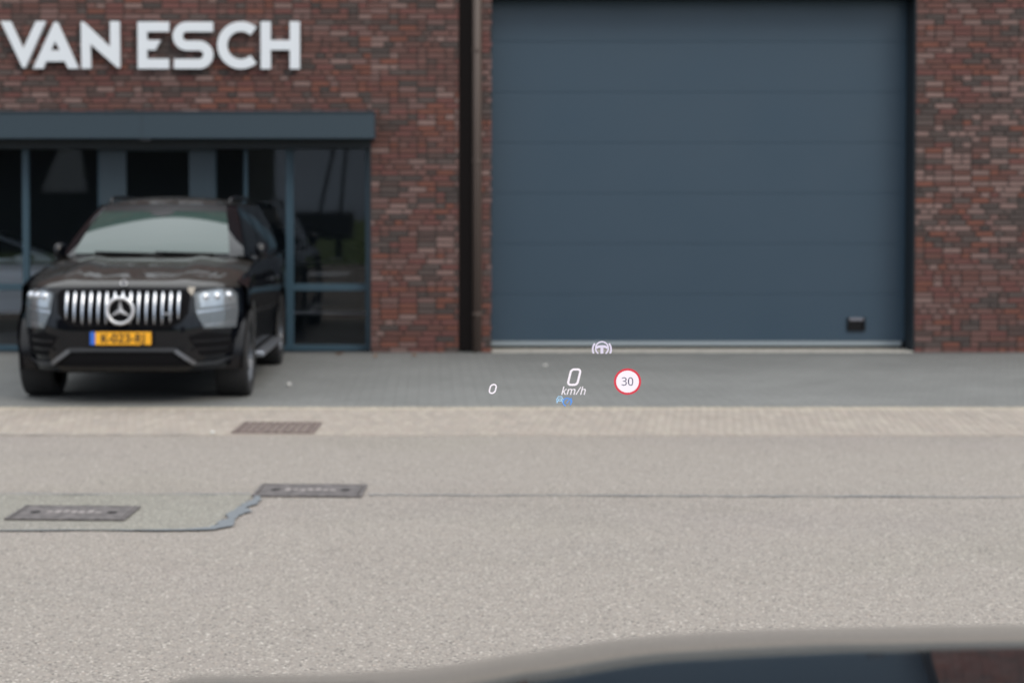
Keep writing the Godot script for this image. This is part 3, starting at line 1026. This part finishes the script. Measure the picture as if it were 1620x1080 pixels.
func cab(t: float) -> Array:        # at height share t: front z, rear z, half width
	return [lerpf(1.06, 0.10, pow(t, 1.22)), lerpf(-2.52, -2.15, t * t), lerpf(0.865, 0.69, pow(t, 1.35))]

func cab_y(t: float) -> float: return lerpf(1.25, 1.735, t)

func screen_pt(u: float, t: float) -> Vector3:            # u -1..1 across the windscreen
	var c := cab(t)
	return Vector3(u * c[2], cab_y(t) + 0.012 * (1.0 - u * u) * t, c[0] + 0.11 * (1.0 - u * u) - 0.02 - 0.10 * pow(maxf(0.0, absf(u) - 0.83) / 0.17, 2.0))

func make_suv(called: String, paint: Material, top_paint: Material, detailed: bool) -> Node3D:
	var o := base(called, Vector3.ZERO)
	var arch := func(z: float, y: float) -> bool:
		return Vector2(z - 1.72, y - 0.39).length() < 0.455 or Vector2(z + 1.42, y - 0.39).length() < 0.455
	# lower body: sides, fascia and tail
	var b := mb(false)
	for sd in [-1.0, 1.0]:
		grid(b, 120, 26, func(u, v):
			var z: float = lerpf(2.0, -2.6, u)
			var y: float = lerpf(0.27, belt(z), v)
			var x: float = side_x(y, z)
			if v > 0.97 and z > 0.9:
				x = 0.90
				y = hood_y(0.90, z) - 0.004
			return Vector3(sd * x, y, z), sd > 0, func(u, v): return arch.call(lerpf(2.0, -2.6, u), lerpf(0.27, 1.15, v)))
	grid(b, 60, 30, func(u, v):
		var x0: float = lerpf(-1.0, 1.0, u)
		var y: float = lerpf(0.30, hood_y(x0 * 0.95, 9.0) + 0.001, v)
		var x: float = x0 * body_half(y) * 0.992
		return Vector3(x, y, pz(x, y)), true, func(u, v):
		var y: float = lerpf(0.30, 1.03, v)
		var x: float = lerpf(-1, 1, u) * body_half(y) * 0.992
		return absf(x) > 0.7 and arch.call(pz(x, y), y))
	grid(b, 20, 12, func(u, v):
		var y: float = lerpf(0.3, 1.2, v)
		var h: float = side_x(y, -2.6)
		return Vector3(lerpf(-h, h, u), y, -2.6 - 0.06 * (1.0 - pow(2 * u - 1, 2.0))))
	build(b, "body", paint, o)
	# bonnet
	var hd := mb(false)
	grid(hd, 56, 40, func(u, v):
		var x: float = lerpf(-0.955, 0.955, u)
		var zf := pz(x, 1.03)
		var z: float = lerpf(zf, 0.95, pow(v, 1.4))
		return Vector3(x, hood_y(x, z), z), true)
	build(hd, "bonnet", top_paint, o)
	# cabin: pillars and roof in paint, the panes on it
	var cb := mb(false)
	for sd in [-1.0, 1.0]:
		grid(cb, 30, 12, func(u, t):
			var c := cab(t)
			return Vector3(sd * c[2], cab_y(t), lerpf(c[0] - 0.12, c[1], u)), sd > 0)
	grid(cb, 24, 10, func(u, t): return screen_pt(lerpf(-1, 1, u), t) + Vector3(0, -0.006, -0.008), true)
	grid(cb, 16, 8, func(u, t):
		var c := cab(t)
		return Vector3(lerpf(-c[2], c[2], u), cab_y(t), c[1] - 0.06 * (1 - pow(2 * u - 1, 2.0))), false)
	grid(cb, 10, 4, func(u, v): return Vector3(lerpf(-0.965, -0.82, v), lerpf(1.216, 1.256, v), lerpf(1.0, -2.6, u)), true)
	grid(cb, 10, 4, func(u, v): return Vector3(lerpf(0.82, 0.965, v), lerpf(1.256, 1.216, v), lerpf(1.0, -2.6, u)), true)
	build(cb, "cabin", paint, o)
	var rf := mb(false)
	grid(rf, 28, 36, func(u, v):
		var x: float = lerpf(-1, 1, u)
		var zf := 0.08 + 0.11 * (1.0 - x * x) - 0.10 * pow(maxf(0.0, absf(x) - 0.83) / 0.17, 2.0)
		var z: float = lerpf(zf, -2.19, v)
		var along := 1.0 - pow(clampf(v, 0, 1) * 2.0 - 0.75, 2.0) / 1.6
		var lead := 0.030 * (1.0 - exp(-v / 0.05))
		return Vector3(x * 0.693, 1.735 + (0.012 + lead + 0.035 * along * clampf(v / 0.2, 0.0, 1.0)) * (1.0 - pow(absf(x), 2.6)) + 0.015 * (1 - pow(absf(x), 6.0)) * clampf(v / 0.1, 0, 1), z), true)
	build(rf, "roof", top_paint, o)
	# panes
	var ws := mb(false)
	grid(ws, 28, 14, func(u, t): return screen_pt(lerpf(-0.85, 0.85, u), lerpf(0.05, 0.85, t)), true)
	build(ws, "windscreen", M.car_glass, o)
	var band := mb(false)
	grid(band, 28, 4, func(u, t): return screen_pt(lerpf(-0.86, 0.86, u), lerpf(0.852, 0.985, t)) + Vector3(0, 0.001, 0.001), true)
	build(band, "windscreen_band", M.frit, o)
	for sd in [-1.0, 1.0]:
		for zz in [[0.30, -0.55], [-0.63, -1.50], [-1.58, -2.2]]:
			var sg := mb(false)
			grid(sg, 10, 8, func(u, t):
				var tt: float = lerpf(0.10, 0.86, t)
				var c := cab(tt)
				var z0: float = minf(zz[0] + 0.42 * (1.0 - tt) if zz[0] > 0 else zz[0], c[0] - 0.16)
				return Vector3(sd * (c[2] + 0.004), cab_y(tt), lerpf(z0, zz[1], u)), sd > 0)
			build(sg, "side_window", M.side_glass, o)
		var tr := mb(false)
		tube(tr, [Vector3(sd * 0.945, 1.205, 0.85), Vector3(sd * 0.945, 1.205, -2.3)], 0.008, 6)
		build(tr, "window_trim", M.dark_trim, o)
		var rl := mb(false)
		tube(rl, [Vector3(sd * 0.60, 1.755, -0.10), Vector3(sd * 0.605, 1.80, -0.22), Vector3(sd * 0.61, 1.815, -0.6), Vector3(sd * 0.61, 1.81, -1.6), Vector3(sd * 0.60, 1.75, -2.05)], 0.02, 8)
		build(rl, "roof_rail", M.gloss_black, o)
		var mr := node("wing_mirror", o)
		var ms := mb(false)
		grid(ms, 16, 10, func(u, v):
			var a: float = TAU * u
			var e: float = PI * (v - 0.5)
			var q := Vector3(cos(a) * cos(e), sin(e), sin(a) * cos(e))
			q = Vector3(signf(q.x) * pow(absf(q.x), 0.7) * 0.055, signf(q.y) * pow(absf(q.y), 0.7) * 0.085, signf(q.z) * pow(absf(q.z), 0.8) * 0.14)
			return Vector3(sd * 0.985, 1.285, 0.50) + q)
		build(ms, "mirror_shell", paint, mr)
		var arm := mb()
		box(arm, Vector3(sd * 0.935, 1.215, 0.58), Vector3(0.11, 0.05, 0.09), 0.015)
		build(arm, "mirror_arm", M.gloss_black, mr)
		for zz in [[0.82, 0.62], [-0.58, 0.62], [-1.02, 0.95]]:
			var gap := mb()
			for k in 12:
				var q := []
				for e in [[0, 0], [1, 0], [1, 1], [0, 1]]:
					var y: float = lerpf(zz[1] - 0.22, 1.2, (k + e[1]) / 12.0)
					var z: float = zz[0] - 0.003 + 0.006 * e[0]
					q.append(Vector3(sd * (side_x(y, z) + 0.0015), y, z))
				face(gap, q, Vector3(sd, 0, 0))
			build(gap, "door_gap", M.pit, o)
		for zz in [-0.36, -0.84]:
			var dh := mb()
			box(dh, Vector3(sd * (side_x(0.98, zz) + 0.022), 0.98, zz), Vector3(0.022, 0.028, 0.21), 0.008)
			build(dh, "door_handle", M.dark_trim, o)
		var step := mb()
		bar(step, sd * 0.965, sd * 1.065, 0.30, 0.352, -0.85, 1.12, 0.012)
		build(step, "side_step", M.satin_silver, o)
		for zc in [1.72, -1.42]:
			var ar := mb(false)
			grid(ar, 26, 3, func(u, v):
				var a: float = deg_to_rad(lerpf(-14, 194, u))
				var r: float = lerpf(0.475, 0.43, v)
				var y: float = 0.39 + sin(a) * r
				var z: float = zc + cos(a) * r
				return Vector3(sd * (side_x(clampf(y, 0.3, 1.1), z) + 0.014 - 0.02 * v), y, z), sd < 0)
			grid(ar, 26, 3, func(u, v):
				var a: float = deg_to_rad(lerpf(-14, 194, u))
				return Vector3(sd * lerpf(0.99, 0.62, v), 0.39 + sin(a) * 0.44, zc + cos(a) * 0.44), sd < 0)
			build(ar, "wheel_arch", M.gloss_black, o)
			wheel(o, Vector3(sd * 0.865, 0.395, zc), sd)
	var under := mb()
	bar(under, -0.62, 0.62, 0.26, 0.6, -2.45, 2.28)
	bar(under, -0.95, 0.95, 0.26, 0.6, -0.95, 1.22)
	bar(under, -0.9, 0.9, 0.5, 1.0, -2.45, 2.0)
	build(under, "underbody", M.black_plastic, o)
	nose(o, paint, detailed)
	for sd in [-1.0, 1.0]:
		var tl := mb()
		box(tl, Vector3(sd * 0.74, 1.0, -2.62), Vector3(0.34, 0.14, 0.06), 0.02)
		build(tl, "tail_lamp", M.red_lens, o)
	return o

func wheel(o: Node3D, at: Vector3, sd: float) -> void:
	var w := node("wheel", o, at)
	var t := mb(false)
	lathe_x(t, [Vector2(0.285, -0.13), Vector2(0.34, -0.15), Vector2(0.38, -0.145), Vector2(0.394, -0.12), Vector2(0.395, 0.12), Vector2(0.38, 0.145), Vector2(0.34, 0.15), Vector2(0.285, 0.13)], Vector3.ZERO, 44)
	build(t, "tyre", M.tyre, w)
	var r := mb()
	lathe_x(r, [Vector2(0.0, 0.03 * sd), Vector2(0.27, 0.03 * sd), Vector2(0.288, 0.132 * sd), Vector2(0.292, 0.10 * sd)], Vector3.ZERO, 40)
	for k in 10:
		var a := TAU * k / 10
		box(r, Vector3(0.09 * sd, sin(a) * 0.16, cos(a) * 0.16), Vector3(0.03, 0.035, 0.25), 0.006, Basis(Vector3.RIGHT, -a))
	lathe_x(r, [Vector2(0.0, 0.115 * sd), Vector2(0.05, 0.11 * sd), Vector2(0.06, 0.06 * sd)], Vector3.ZERO, 20)
	build(r, "rim", M.rim_grey, w)

# a patch on the nose whose outline is given in front view; lifted by out
func nose_patch(st: SurfaceTool, poly: PackedVector2Array, out: float, flatz := NAN) -> void:
	var cells := PackedVector2Array()
	var lo := poly[0]
	var hi := poly[0]
	for p in poly:
		lo = lo.min(p)
		hi = hi.max(p)
	var n := maxi(2, int(ceil((hi.x - lo.x) / 0.05)))
	for i in n:
		var x0 := lerpf(lo.x, hi.x, float(i) / n)
		var x1 := lerpf(lo.x, hi.x, float(i + 1) / n)
		var m := maxi(1, int(ceil((hi.y - lo.y) / 0.06)))
		for j in m:
			var y0 := lerpf(lo.y, hi.y, float(j) / m)
			var y1 := lerpf(lo.y, hi.y, float(j + 1) / m)
			for q in Geometry2D.intersect_polygons(poly, PackedVector2Array([Vector2(x0, y0), Vector2(x1, y0), Vector2(x1, y1), Vector2(x0, y1)])):
				var tri := Geometry2D.triangulate_polygon(q)
				for k in range(0, tri.size(), 3):
					var pts := []
					for e in 3:
						var v: Vector2 = q[tri[k + e]]
						pts.append(Vector3(v.x, v.y, (pz(v.x, v.y) if is_nan(flatz) else flatz) + out))
					face(st, pts, Vector3(0, 0, 1))

func mirror_poly(p: PackedVector2Array, sd: float) -> PackedVector2Array:
	var out := PackedVector2Array()
	for v in p: out.append(Vector2(v.x * sd, v.y))
	return out

func nose(o: Node3D, paint: Material, detailed: bool) -> void:
	# grille
	var gr := node("grille", o)
	var outline := PackedVector2Array([Vector2(-0.575, 0.96), Vector2(-0.54, 1.0), Vector2(0, 1.012), Vector2(0.54, 1.0), Vector2(0.575, 0.96), Vector2(0.56, 0.80), Vector2(0.50, 0.72), Vector2(0.40, 0.672), Vector2(-0.40, 0.672), Vector2(-0.50, 0.72), Vector2(-0.56, 0.80)])
	var g := mb()
	nose_patch(g, outline, 0.004)
	build(g, "grille_mesh", M.pit, gr)
	for k in 15:
		var x := (k - 7) * 0.0685
		var lowest := 0.70 + (0.045 if absi(k - 7) == 7 else 0.015 if absi(k - 7) == 6 else 0.0)
		var s := mb(false)
		grid(s, 8, 12, func(u, v):
			var a: float = PI * u
			var y: float = lerpf(lowest, 0.988, v)
			var ww: float = lerpf(0.011, 0.020, v) * sqrt(clampf(minf(v, 1.0 - v) * 9.0 + 0.05, 0.0, 1.0))
			return Vector3(x - cos(a) * ww, y, pz(x, y) + 0.002 + sin(a) * 0.026 + 0.020 * (1.0 - pow(2.0 * v - 0.85, 2.0) / 1.33)), true)
		build(s, "grille_slat", M.chrome, gr)
	if detailed:
		var e := node("star_emblem", o, Vector3(-0.012, 0.825, 2.648))
		star_badge(e, 0.122)
		var e2 := node("bonnet_badge", o, Vector3(0.0, 1.056, 2.535))
		e2.rotation.x = -0.6
		star_badge(e2, 0.028)
		var amg := mb()
		bar(amg, 0.36, 0.43, 0.79, 0.81, 2.655, 2.662)
		build(amg, "grille_badge", M.satin_silver, o)
		plate(o)
	# lamps
	for sd in [-1.0, 1.0]:
		var hl := node("headlight", o)
		var body := PackedVector2Array([Vector2(0.605, 0.965), Vector2(0.66, 0.985), Vector2(0.80, 1.002), Vector2(0.885, 0.993), Vector2(0.93, 0.945), Vector2(0.938, 0.80), Vector2(0.925, 0.655), Vector2(0.69, 0.668), Vector2(0.625, 0.80)])
		var hs := mb()
		nose_patch(hs, mirror_poly(body, sd), 0.006)
		build(hs, "lamp_housing", M.lamp_lower, hl)
		var up := PackedVector2Array([Vector2(0.64, 0.955), Vector2(0.68, 0.972), Vector2(0.80, 0.988), Vector2(0.875, 0.98), Vector2(0.912, 0.938), Vector2(0.92, 0.86), Vector2(0.66, 0.845)])
		var rf := mb()
		nose_patch(rf, mirror_poly(up, sd), 0.012)
		build(rf, "reflector", M.lamp_reflector, hl)
		for k in 3:
			var x: float = sd * (0.69 + k * 0.085)
			var pj := mb(false)
			var yy := 0.935
			var c := Vector3(x, yy, pz(x, yy) + 0.012)
			grid(pj, 14, 6, func(u, v):
				var r: float = 0.036 * v
				return c + Vector3(cos(TAU * u) * r, sin(TAU * u) * r, 0.022 * (1.0 - v * v)), false)
			build(pj, "projector", M.chrome, hl)
		for st3 in [[0.63, 0.80, 0.925, 0.825, 0.014], [0.70, 0.69, 0.92, 0.70, 0.010]]:
			var dr := mb()
			var pp := PackedVector2Array([Vector2(st3[0], st3[1]), Vector2(st3[2], st3[3]), Vector2(st3[2], st3[3] + st3[4]), Vector2(st3[0], st3[1] + st3[4])])
			nose_patch(dr, mirror_poly(pp, sd), 0.016)
			build(dr, "light_bar", M.chrome, hl)
		var ln := mb()
		nose_patch(ln, mirror_poly(body, sd), 0.038)
		build(ln, "lamp_lens", M.lamp_lens, hl)
	# bumper: openings, blades, silver lip
	var mid := mb()
	nose_patch(mid, PackedVector2Array([Vector2(-0.60, 0.345), Vector2(-0.42, 0.475), Vector2(0.42, 0.475), Vector2(0.60, 0.345)]), 0.005)
	build(mid, "lower_intake", M.pit, o)
	for sd in [-1.0, 1.0]:
		var it := mb()
		nose_patch(it, mirror_poly(PackedVector2Array([Vector2(0.56, 0.60), Vector2(0.70, 0.635), Vector2(0.88, 0.60), Vector2(0.90, 0.50), Vector2(0.88, 0.43), Vector2(0.66, 0.43)]), sd), 0.005)
		build(it, "side_intake", M.pit, o)
		for yy in [0.475, 0.545]:
			var bl := mb()
			nose_patch(bl, mirror_poly(PackedVector2Array([Vector2(0.60, yy), Vector2(0.88, yy), Vector2(0.88, yy + 0.022), Vector2(0.60, yy + 0.022)]), sd), 0.02)
			build(bl, "intake_blade", M.gloss_black, o)
	var lip := mb()
	var path := [Vector2(-0.90, 0.395), Vector2(-0.78, 0.362), Vector2(-0.62, 0.362), Vector2(-0.45, 0.488), Vector2(0.45, 0.488), Vector2(0.62, 0.362), Vector2(0.78, 0.362), Vector2(0.90, 0.395)]
	nose_patch(lip, stroke(path, 0.034), 0.022)
	build(lip, "bumper_trim", M.dark_trim, o)
	for sd in [-1.0, 1.0]:
		var sl := mb()
		nose_patch(sl, stroke([Vector2(sd * 0.455, 0.482), Vector2(sd * 0.615, 0.366)], 0.036), 0.028)
		build(sl, "bumper_trim", M.trim_grey, o)
	if detailed:
		# sensor housing and mirror behind the glass, wipers at its foot
		var sm := mb(false)
		grid(sm, 12, 4, func(u, v): return screen_pt(lerpf(-0.17, 0.17, u), lerpf(0.855 - 0.10 * sqrt(maxf(0.0, 1.0 - pow(2 * u - 1, 2.0))), 0.86, v)) + Vector3(0, 0.002, 0.002), true)
		build(sm, "sensor_housing", M.frit, o)
		for s in [[-0.55, 0.12], [0.05, 0.62]]:
			var wp := mb(false)
			var a := screen_pt(s[0] / 0.9, 0.05)
			var b := screen_pt(s[1] / 0.9, 0.015)
			tube(wp, [a + Vector3(0, 0.012, 0.012), b + Vector3(0, 0.012, 0.012)], 0.011, 6)
			build(wp, "wiper", M.black_plastic, o)

func star_badge(e: Node3D, r: float) -> void:
	var back := mb()
	var disc := PackedVector2Array()
	for p in arc(Vector2.ZERO, r * 0.9, 0, 350, 35): disc.append(p)
	extrude(back, disc, -0.05 * minf(1.0, r * 8), -0.004)
	build(back, "backing", M.pit, e)
	var rg := mb(false)
	grid(rg, 40, 10, func(u, v):
		var a: float = TAU * u
		var q: float = TAU * v
		var rr: float = r * (0.90 + 0.115 * cos(q))
		return Vector3(cos(a) * rr, sin(a) * rr, r * 0.13 * sin(q)), true)
	build(rg, "ring", M.badge_silver, e)
	var st := mb()
	for k in 3:
		var a := PI / 2 + TAU * k / 3
		var tip := Vector3(cos(a), sin(a), 0) * r * 0.86
		for s in [-1.0, 1.0]:
			var side := Vector3(cos(a + s * PI / 3), sin(a + s * PI / 3), 0) * r * 0.17
			face(st, [tip, side, Vector3(0, 0, r * 0.2)], Vector3(side.x, side.y, r))
	build(st, "star", M.badge_silver, e)

func text_mesh(t: String, size: float, depth: float, font := "Droid Sans", bold := false) -> TextMesh:
	var tm := TextMesh.new()
	tm.text = t
	var f := SystemFont.new()
	f.font_names = PackedStringArray([font])
	if bold: f.font_weight = 700
	tm.font = f
	tm.font_size = 64
	tm.pixel_size = size / 46.0
	tm.depth = depth
	return tm

func plate(o: Node3D) -> void:
	var p := node("number_plate", o, Vector3(-0.008, 0.588, 2.652))
	var y := mb()
	bar(y, -0.217, 0.26, -0.055, 0.055, -0.008, 0.0, 0.002)
	build(y, "plate_panel", M.plate_yellow, p)
	var bl := mb()
	bar(bl, -0.26, -0.219, -0.055, 0.055, -0.008, 0.0, 0.002)
	build(bl, "country_band", M.plate_blue, p)
	var hold := mb()
	bar(hold, -0.275, 0.275, -0.066, 0.066, -0.04, -0.009, 0.004)
	build(hold, "plate_holder", M.black_plastic, p)
	var t := put(text_mesh("K-023-RJ", 0.078, 0.002, "Droid Sans", true), "registration", M.plate_text, p)
	t.position = Vector3(0.02, 0.0, 0.002)
	t.scale = Vector3(0.92, 1, 1)

func showroom_cars() -> void:
	for s in [["dark saloon standing inside the showroom behind the rightmost pane", Vector3(-1.55, 0.02, -24.6), 1.35, M.black_paint],
			["silver-blue saloon inside the showroom behind the leftmost panes", Vector3(-6.3, 0.02, -24.6), 1.75, M.silver_paint]]:
		var c := make_suv("showroom_car", s[3], s[3], false)
		c.position = s[1]
		c.rotation.y = s[2]
		c.scale = Vector3(0.9, 0.77, 0.92)
		tag(c, s[0], "car", "cars inside the showroom")

# ------------------------------------------------------------------ the car the photograph is taken from
func bonnet_front(x: float) -> float:        # distance of its rolling front edge
	var xs := [-0.45, -0.323, -0.181, -0.086, 0.016, 0.097, 0.27, 0.47, 0.82]
	var ds := [2.06, 2.089, 2.098, 2.108, 2.142, 2.193, 2.283, 2.331, 2.356]
	var xx: float = x if x < 0.82 else 1.64 - x
	if xx <= xs[0]: return ds[0] - 0.3 * (xs[0] - xx)
	for i in xs.size() - 1:
		if xx <= xs[i + 1]:
			var t: float = (xx - xs[i]) / (xs[i + 1] - xs[i])
			var d0: float = ds[maxi(i - 1, 0)]
			var d3: float = ds[mini(i + 2, xs.size() - 1)]
			return cubic_interpolate(ds[i], ds[i + 1], d0, d3, t)
	return ds[-1]

func bonnet_pt(x: float, s: float) -> Vector3:   # s metres back from the front edge (negative: rolling over)
	var h := 1.10
	if s >= 0.0:
		# slope 13.8 degrees at the edge easing to 7.5 a metre back
		h += 0.2456 * s - 0.084 * s * s + 0.011 * s * s * s
	else:
		var r := -s
		h -= 0.2456 * r * 0.5 + r * r * 3.4
	return Vector3(x, h, -(bonnet_front(x) - s))

func own_car() -> void:
	var o := base("car", Vector3.ZERO)
	tag(o, "own car in the foreground, glossy dark bonnet mirroring the roller door and bricks", "car")
	var st := mb(false)
	grid(st, 90, 70, func(u, v):
		var x: float = lerpf(-0.30, 1.94, u)
		var s: float = lerpf(-0.14, 1.35, pow(v, 1.5))
		return bonnet_pt(x, s), false)
	build(st, "bonnet", M.black_paint, o)
	for sd in [0, 1]:
		var fd := mb(false)
		var xe: float = -0.305 if sd == 0 else 1.945
		var dir: float = -1.0 if sd == 0 else 1.0
		grid(fd, 40, 12, func(u, v):
			var s: float = lerpf(-0.10, 1.35, u)
			var p := bonnet_pt(xe, s)
			var drop: float = v * v * 0.75
			return Vector3(xe + dir * 0.16 * sin(v * PI / 2), p.y - 0.006 - drop, p.z), sd == 0)
		build(fd, "front_wing", M.black_paint, o)
	var bp := mb(false)
	grid(bp, 60, 10, func(u, v):
		var x: float = lerpf(-0.44, 2.08, u)
		var p := bonnet_pt(clampf(x, -0.30, 1.94), -0.14)
		return Vector3(x, lerpf(p.y - 0.008, 0.25, v), p.z - 0.16 * sin(minf(v * 2.4, 1.0) * PI / 2)), false)
	build(bp, "bumper", M.black_paint, o)
	for sd in [-0.22, 1.86]:
		var w := node("wheel", o, Vector3(sd, 0.39, -1.35))
		var t := mb(false)
		lathe_x(t, [Vector2(0.0, -0.10), Vector2(0.285, -0.13), Vector2(0.38, -0.145), Vector2(0.39, -0.12), Vector2(0.39, 0.12), Vector2(0.38, 0.145), Vector2(0.285, 0.13), Vector2(0.0, 0.10)], Vector3.ZERO, 32)
		build(t, "tyre", M.tyre, w)
	var fl := mb()
	bar(fl, -0.1, 1.74, 0.3, 0.9, -1.9, -0.9)
	build(fl, "engine_bay", M.black_plastic, o)

# ------------------------------------------------------------------ small things on the ground
func litter() -> void:
	for s in [["small white stone on the grey paving right of the parked SUV", -1.35, -16.27, 0.022], ["small pale stone on the grey paving before the roller door", 1.24, -18.3, 0.02], ["pale stone at the edge of the beige brick strip left of the grate", -1.63, -12.75, 0.016]]:
		var st := mb()
		var sp := SphereMesh.new()
		sp.radius = s[3]
		sp.height = s[3] * 1.4
		sp.radial_segments = 9
		sp.rings = 5
		var a := sp.get_mesh_arrays()
		var v: PackedVector3Array = a[Mesh.ARRAY_VERTEX]
		var idx: PackedInt32Array = a[Mesh.ARRAY_INDEX]
		for i in idx: st.add_vertex(v[i] * Vector3(1.0 + 0.25 * sin(v[i].z * 300.0), 1.0, 1.0 + 0.2 * cos(v[i].x * 260.0)))
		var o := build(st, "stone", M.litter_white)
		o.position = Vector3(s[1], 0.012 + s[3] * 0.6, s[2])
		tag(o, s[0], "stone", "pale stones on the paving")
	for s in [["brown leaf on the paving left of the parked SUV", -4.05, -18.75, 0.4], ["brown leaf at the foot of the brick pier, near the window", -0.62, -19.4, 1.3], ["brown leaf at the foot of the brick pier, towards the downpipe", -0.18, -19.5, 2.2], ["brown leaf in the corner below the shop window's right end", -1.05, -19.7, 0.1]]:
		var st := mb()
		grid(st, 6, 4, func(u, v):
			var x: float = (u - 0.5) * 0.09
			var w: float = 0.028 * sin(clampf(u, 0.02, 0.98) * PI)
			return Vector3(x, 0.008 + 0.014 * absf(v - 0.5) * 2.0 + 0.01 * u, (v - 0.5) * 2.0 * w), true)
		var o := build(st, "fallen_leaf", M.leaf_brown)
		o.position = Vector3(s[1], 0.012, s[2])
		o.rotation.y = s[3]
		tag(o, s[0], "leaf", "fallen leaves on the paving")

# ------------------------------------------------------------------ head-up display
func display() -> void:
	var D := 4.0
	var u := D / 2700.0                   # size of one survey unit at the display's distance
	var o := base("head_up_display", Vector3(231.0 * u, EYE - 270.0 * u, -D))
	tag(o, "glowing head-up display symbols hanging above the road: speed, limit, steering wheel", "display")
	var at := func(px: float, py: float) -> Vector2: return Vector2((px - 911.0) * u, -(py - 604.0) * u)
	var tilt := func(p: Vector2, c: Vector2) -> Vector2: return Vector2(p.x + (p.y - c.y) * 0.24, p.y)
	# big slanted zero
	for z in [[909.0, 596.5, 15.2, 24.4, 3.3, 0.0036, "speed_reading"], [779.8, 615.2, 9.4, 13.8, 2.2, 0.0036, "power_reading"]]:
		var c: Vector2 = at.call(z[0], z[1])
		var w: float = z[2] * u / 2
		var h: float = z[3] * u / 2
		var r: float = w * (0.62 if z[6] == "speed_reading" else 0.98)
		var path := []
		for q in [[1, 1, 0], [-1, 1, 90], [-1, -1, 180], [1, -1, 270]]:
			for p in arc(c + Vector2(q[0] * (w - r), q[1] * (h - minf(r, h * 0.7))), r, q[2], q[2] + 90, 8):
				path.append(tilt.call(p, c))
		var st := mb()
		loop_band(st, path, z[4] * u, 0.0, 0.001)
		build(st, z[6], M.glow_white, o)
	var km := put(text_mesh("km/h", 12.2 * u, 0.001), "unit_text", M.glow_white, o)
	var kc: Vector2 = at.call(908.8, 618.6)
	km.transform = Transform3D(Basis(Vector3(1.0, 0, 0), Vector3(0.26, 1, 0), Vector3(0, 0, 1)), Vector3(kc.x, kc.y, 0))
	# speed limit sign
	var lim := node("speed_limit_symbol", o)
	var lc: Vector2 = at.call(993.6, 603.6)
	var disc := mb()
	var dp := PackedVector2Array()
	for p in arc(lc, 17.6 * u, 0, 354, 59, 1.03): dp.append(p)
	extrude(disc, dp, 0.0, 0.001)
	build(disc, "disc", M.glow_white, lim)
	var rd := mb()
	loop_band(rd, arc(lc, 19.2 * u, 0, 354, 59, 1.03), 3.4 * u, 0.0, 0.0012)
	build(rd, "ring", M.glow_red, lim)
	var tx := put(text_mesh("30", 13.0 * u, 0.0008), "number", M.display_dark, lim)
	tx.position = Vector3(lc.x, lc.y, 0.0018)
	# steering wheel, its foot cut off
	var sw := mb()
	var sc: Vector2 = at.call(952.8, 550.5)
	var cut := PackedVector2Array([sc + Vector2(-30, -8.5) * u, sc + Vector2(30, -8.5) * u, sc + Vector2(30, 30) * u, sc + Vector2(-30, 30) * u])
	var shapes := [stroke(arc(sc + Vector2(0, -2.0) * u, 14.6 * u, 140, 222, 16), 2.6 * u), stroke(arc(sc + Vector2(0, -2.0) * u, 14.6 * u, -42, 40, 16), 2.6 * u), stroke([sc + Vector2(-9.6, 0.5) * u, sc + Vector2(-5, 2.4) * u, sc + Vector2(0, 2.8) * u, sc + Vector2(5, 2.4) * u, sc + Vector2(9.6, 0.5) * u], 4.2 * u), stroke([sc + Vector2(0, 2) * u, sc + Vector2(0, -9.6) * u], 4.6 * u)]
	var zi := 0.0
	for s in shapes:
		for q in Geometry2D.intersect_polygons(s, cut):
			if q.size() > 2 and not Geometry2D.is_polygon_clockwise(q): extrude(sw, q, zi, zi + 0.0008)
		zi += 0.0003
	var rim := arc(sc, 10.2 * u, -56, 236, 40)
	extrude(sw, stroke(rim, 2.0 * u), 0.0015, 0.0023)
	build(sw, "steering_symbol", M.glow_soft, o)
	# blue assistance symbols: a car and a dial with an arrow
	var ac := node("assist_symbol", o)
	var cc: Vector2 = at.call(887.0, 631.5)
	var cs := mb()
	var car := []
	for q in [[-5.9, -2.8], [4.5, -2.8], [4.5, 0.0], [3.4, 1.2], [2.4, 4.0], [-3.4, 4.0], [-4.6, 1.2], [-5.9, 0.0]]: car.append(cc + Vector2(q[0], q[1]) * u)
	loop_band(cs, car, 1.5 * u, 0.0, 0.0008)
	for q in [[-5.0, -4.4], [3.6, -4.4]]: extrude(cs, stroke([cc + Vector2(q[0], q[1] - 1.6) * u, cc + Vector2(q[0], q[1] + 1.0) * u], 2.0 * u), 0.0, 0.0008)
	extrude(cs, stroke([cc + Vector2(-4.0, 0.6) * u, cc + Vector2(3.0, 0.6) * u], 1.2 * u), 0.0, 0.0009)
	extrude(cs, stroke([cc + Vector2(-4.2, -1.3) * u, cc + Vector2(-1.8, -1.3) * u], 1.3 * u), 0.0, 0.0009)
	extrude(cs, stroke([cc + Vector2(0.6, -1.3) * u, cc + Vector2(3.0, -1.3) * u], 1.3 * u), 0.0, 0.0009)
	build(cs, "car_symbol", M.glow_pale_blue, ac)
	var gs := mb()
	var gc: Vector2 = at.call(897.8, 636.2)
	extrude(gs, stroke(arc(gc, 6.4 * u, -38, 250, 30), 1.8 * u), 0.001, 0.0018)
	extrude(gs, stroke([gc + Vector2(-1, -2) * u, gc + Vector2(2.6, 3.2) * u], 1.7 * u), 0.001, 0.0018)
	extrude(gs, stroke([gc + Vector2(5.0, -4.6) * u, gc + Vector2(7.4, 0.4) * u, gc + Vector2(6.2, 6.8) * u], 1.6 * u), 0.0013, 0.002)
	build(gs, "dial_symbol", M.glow_blue, ac)
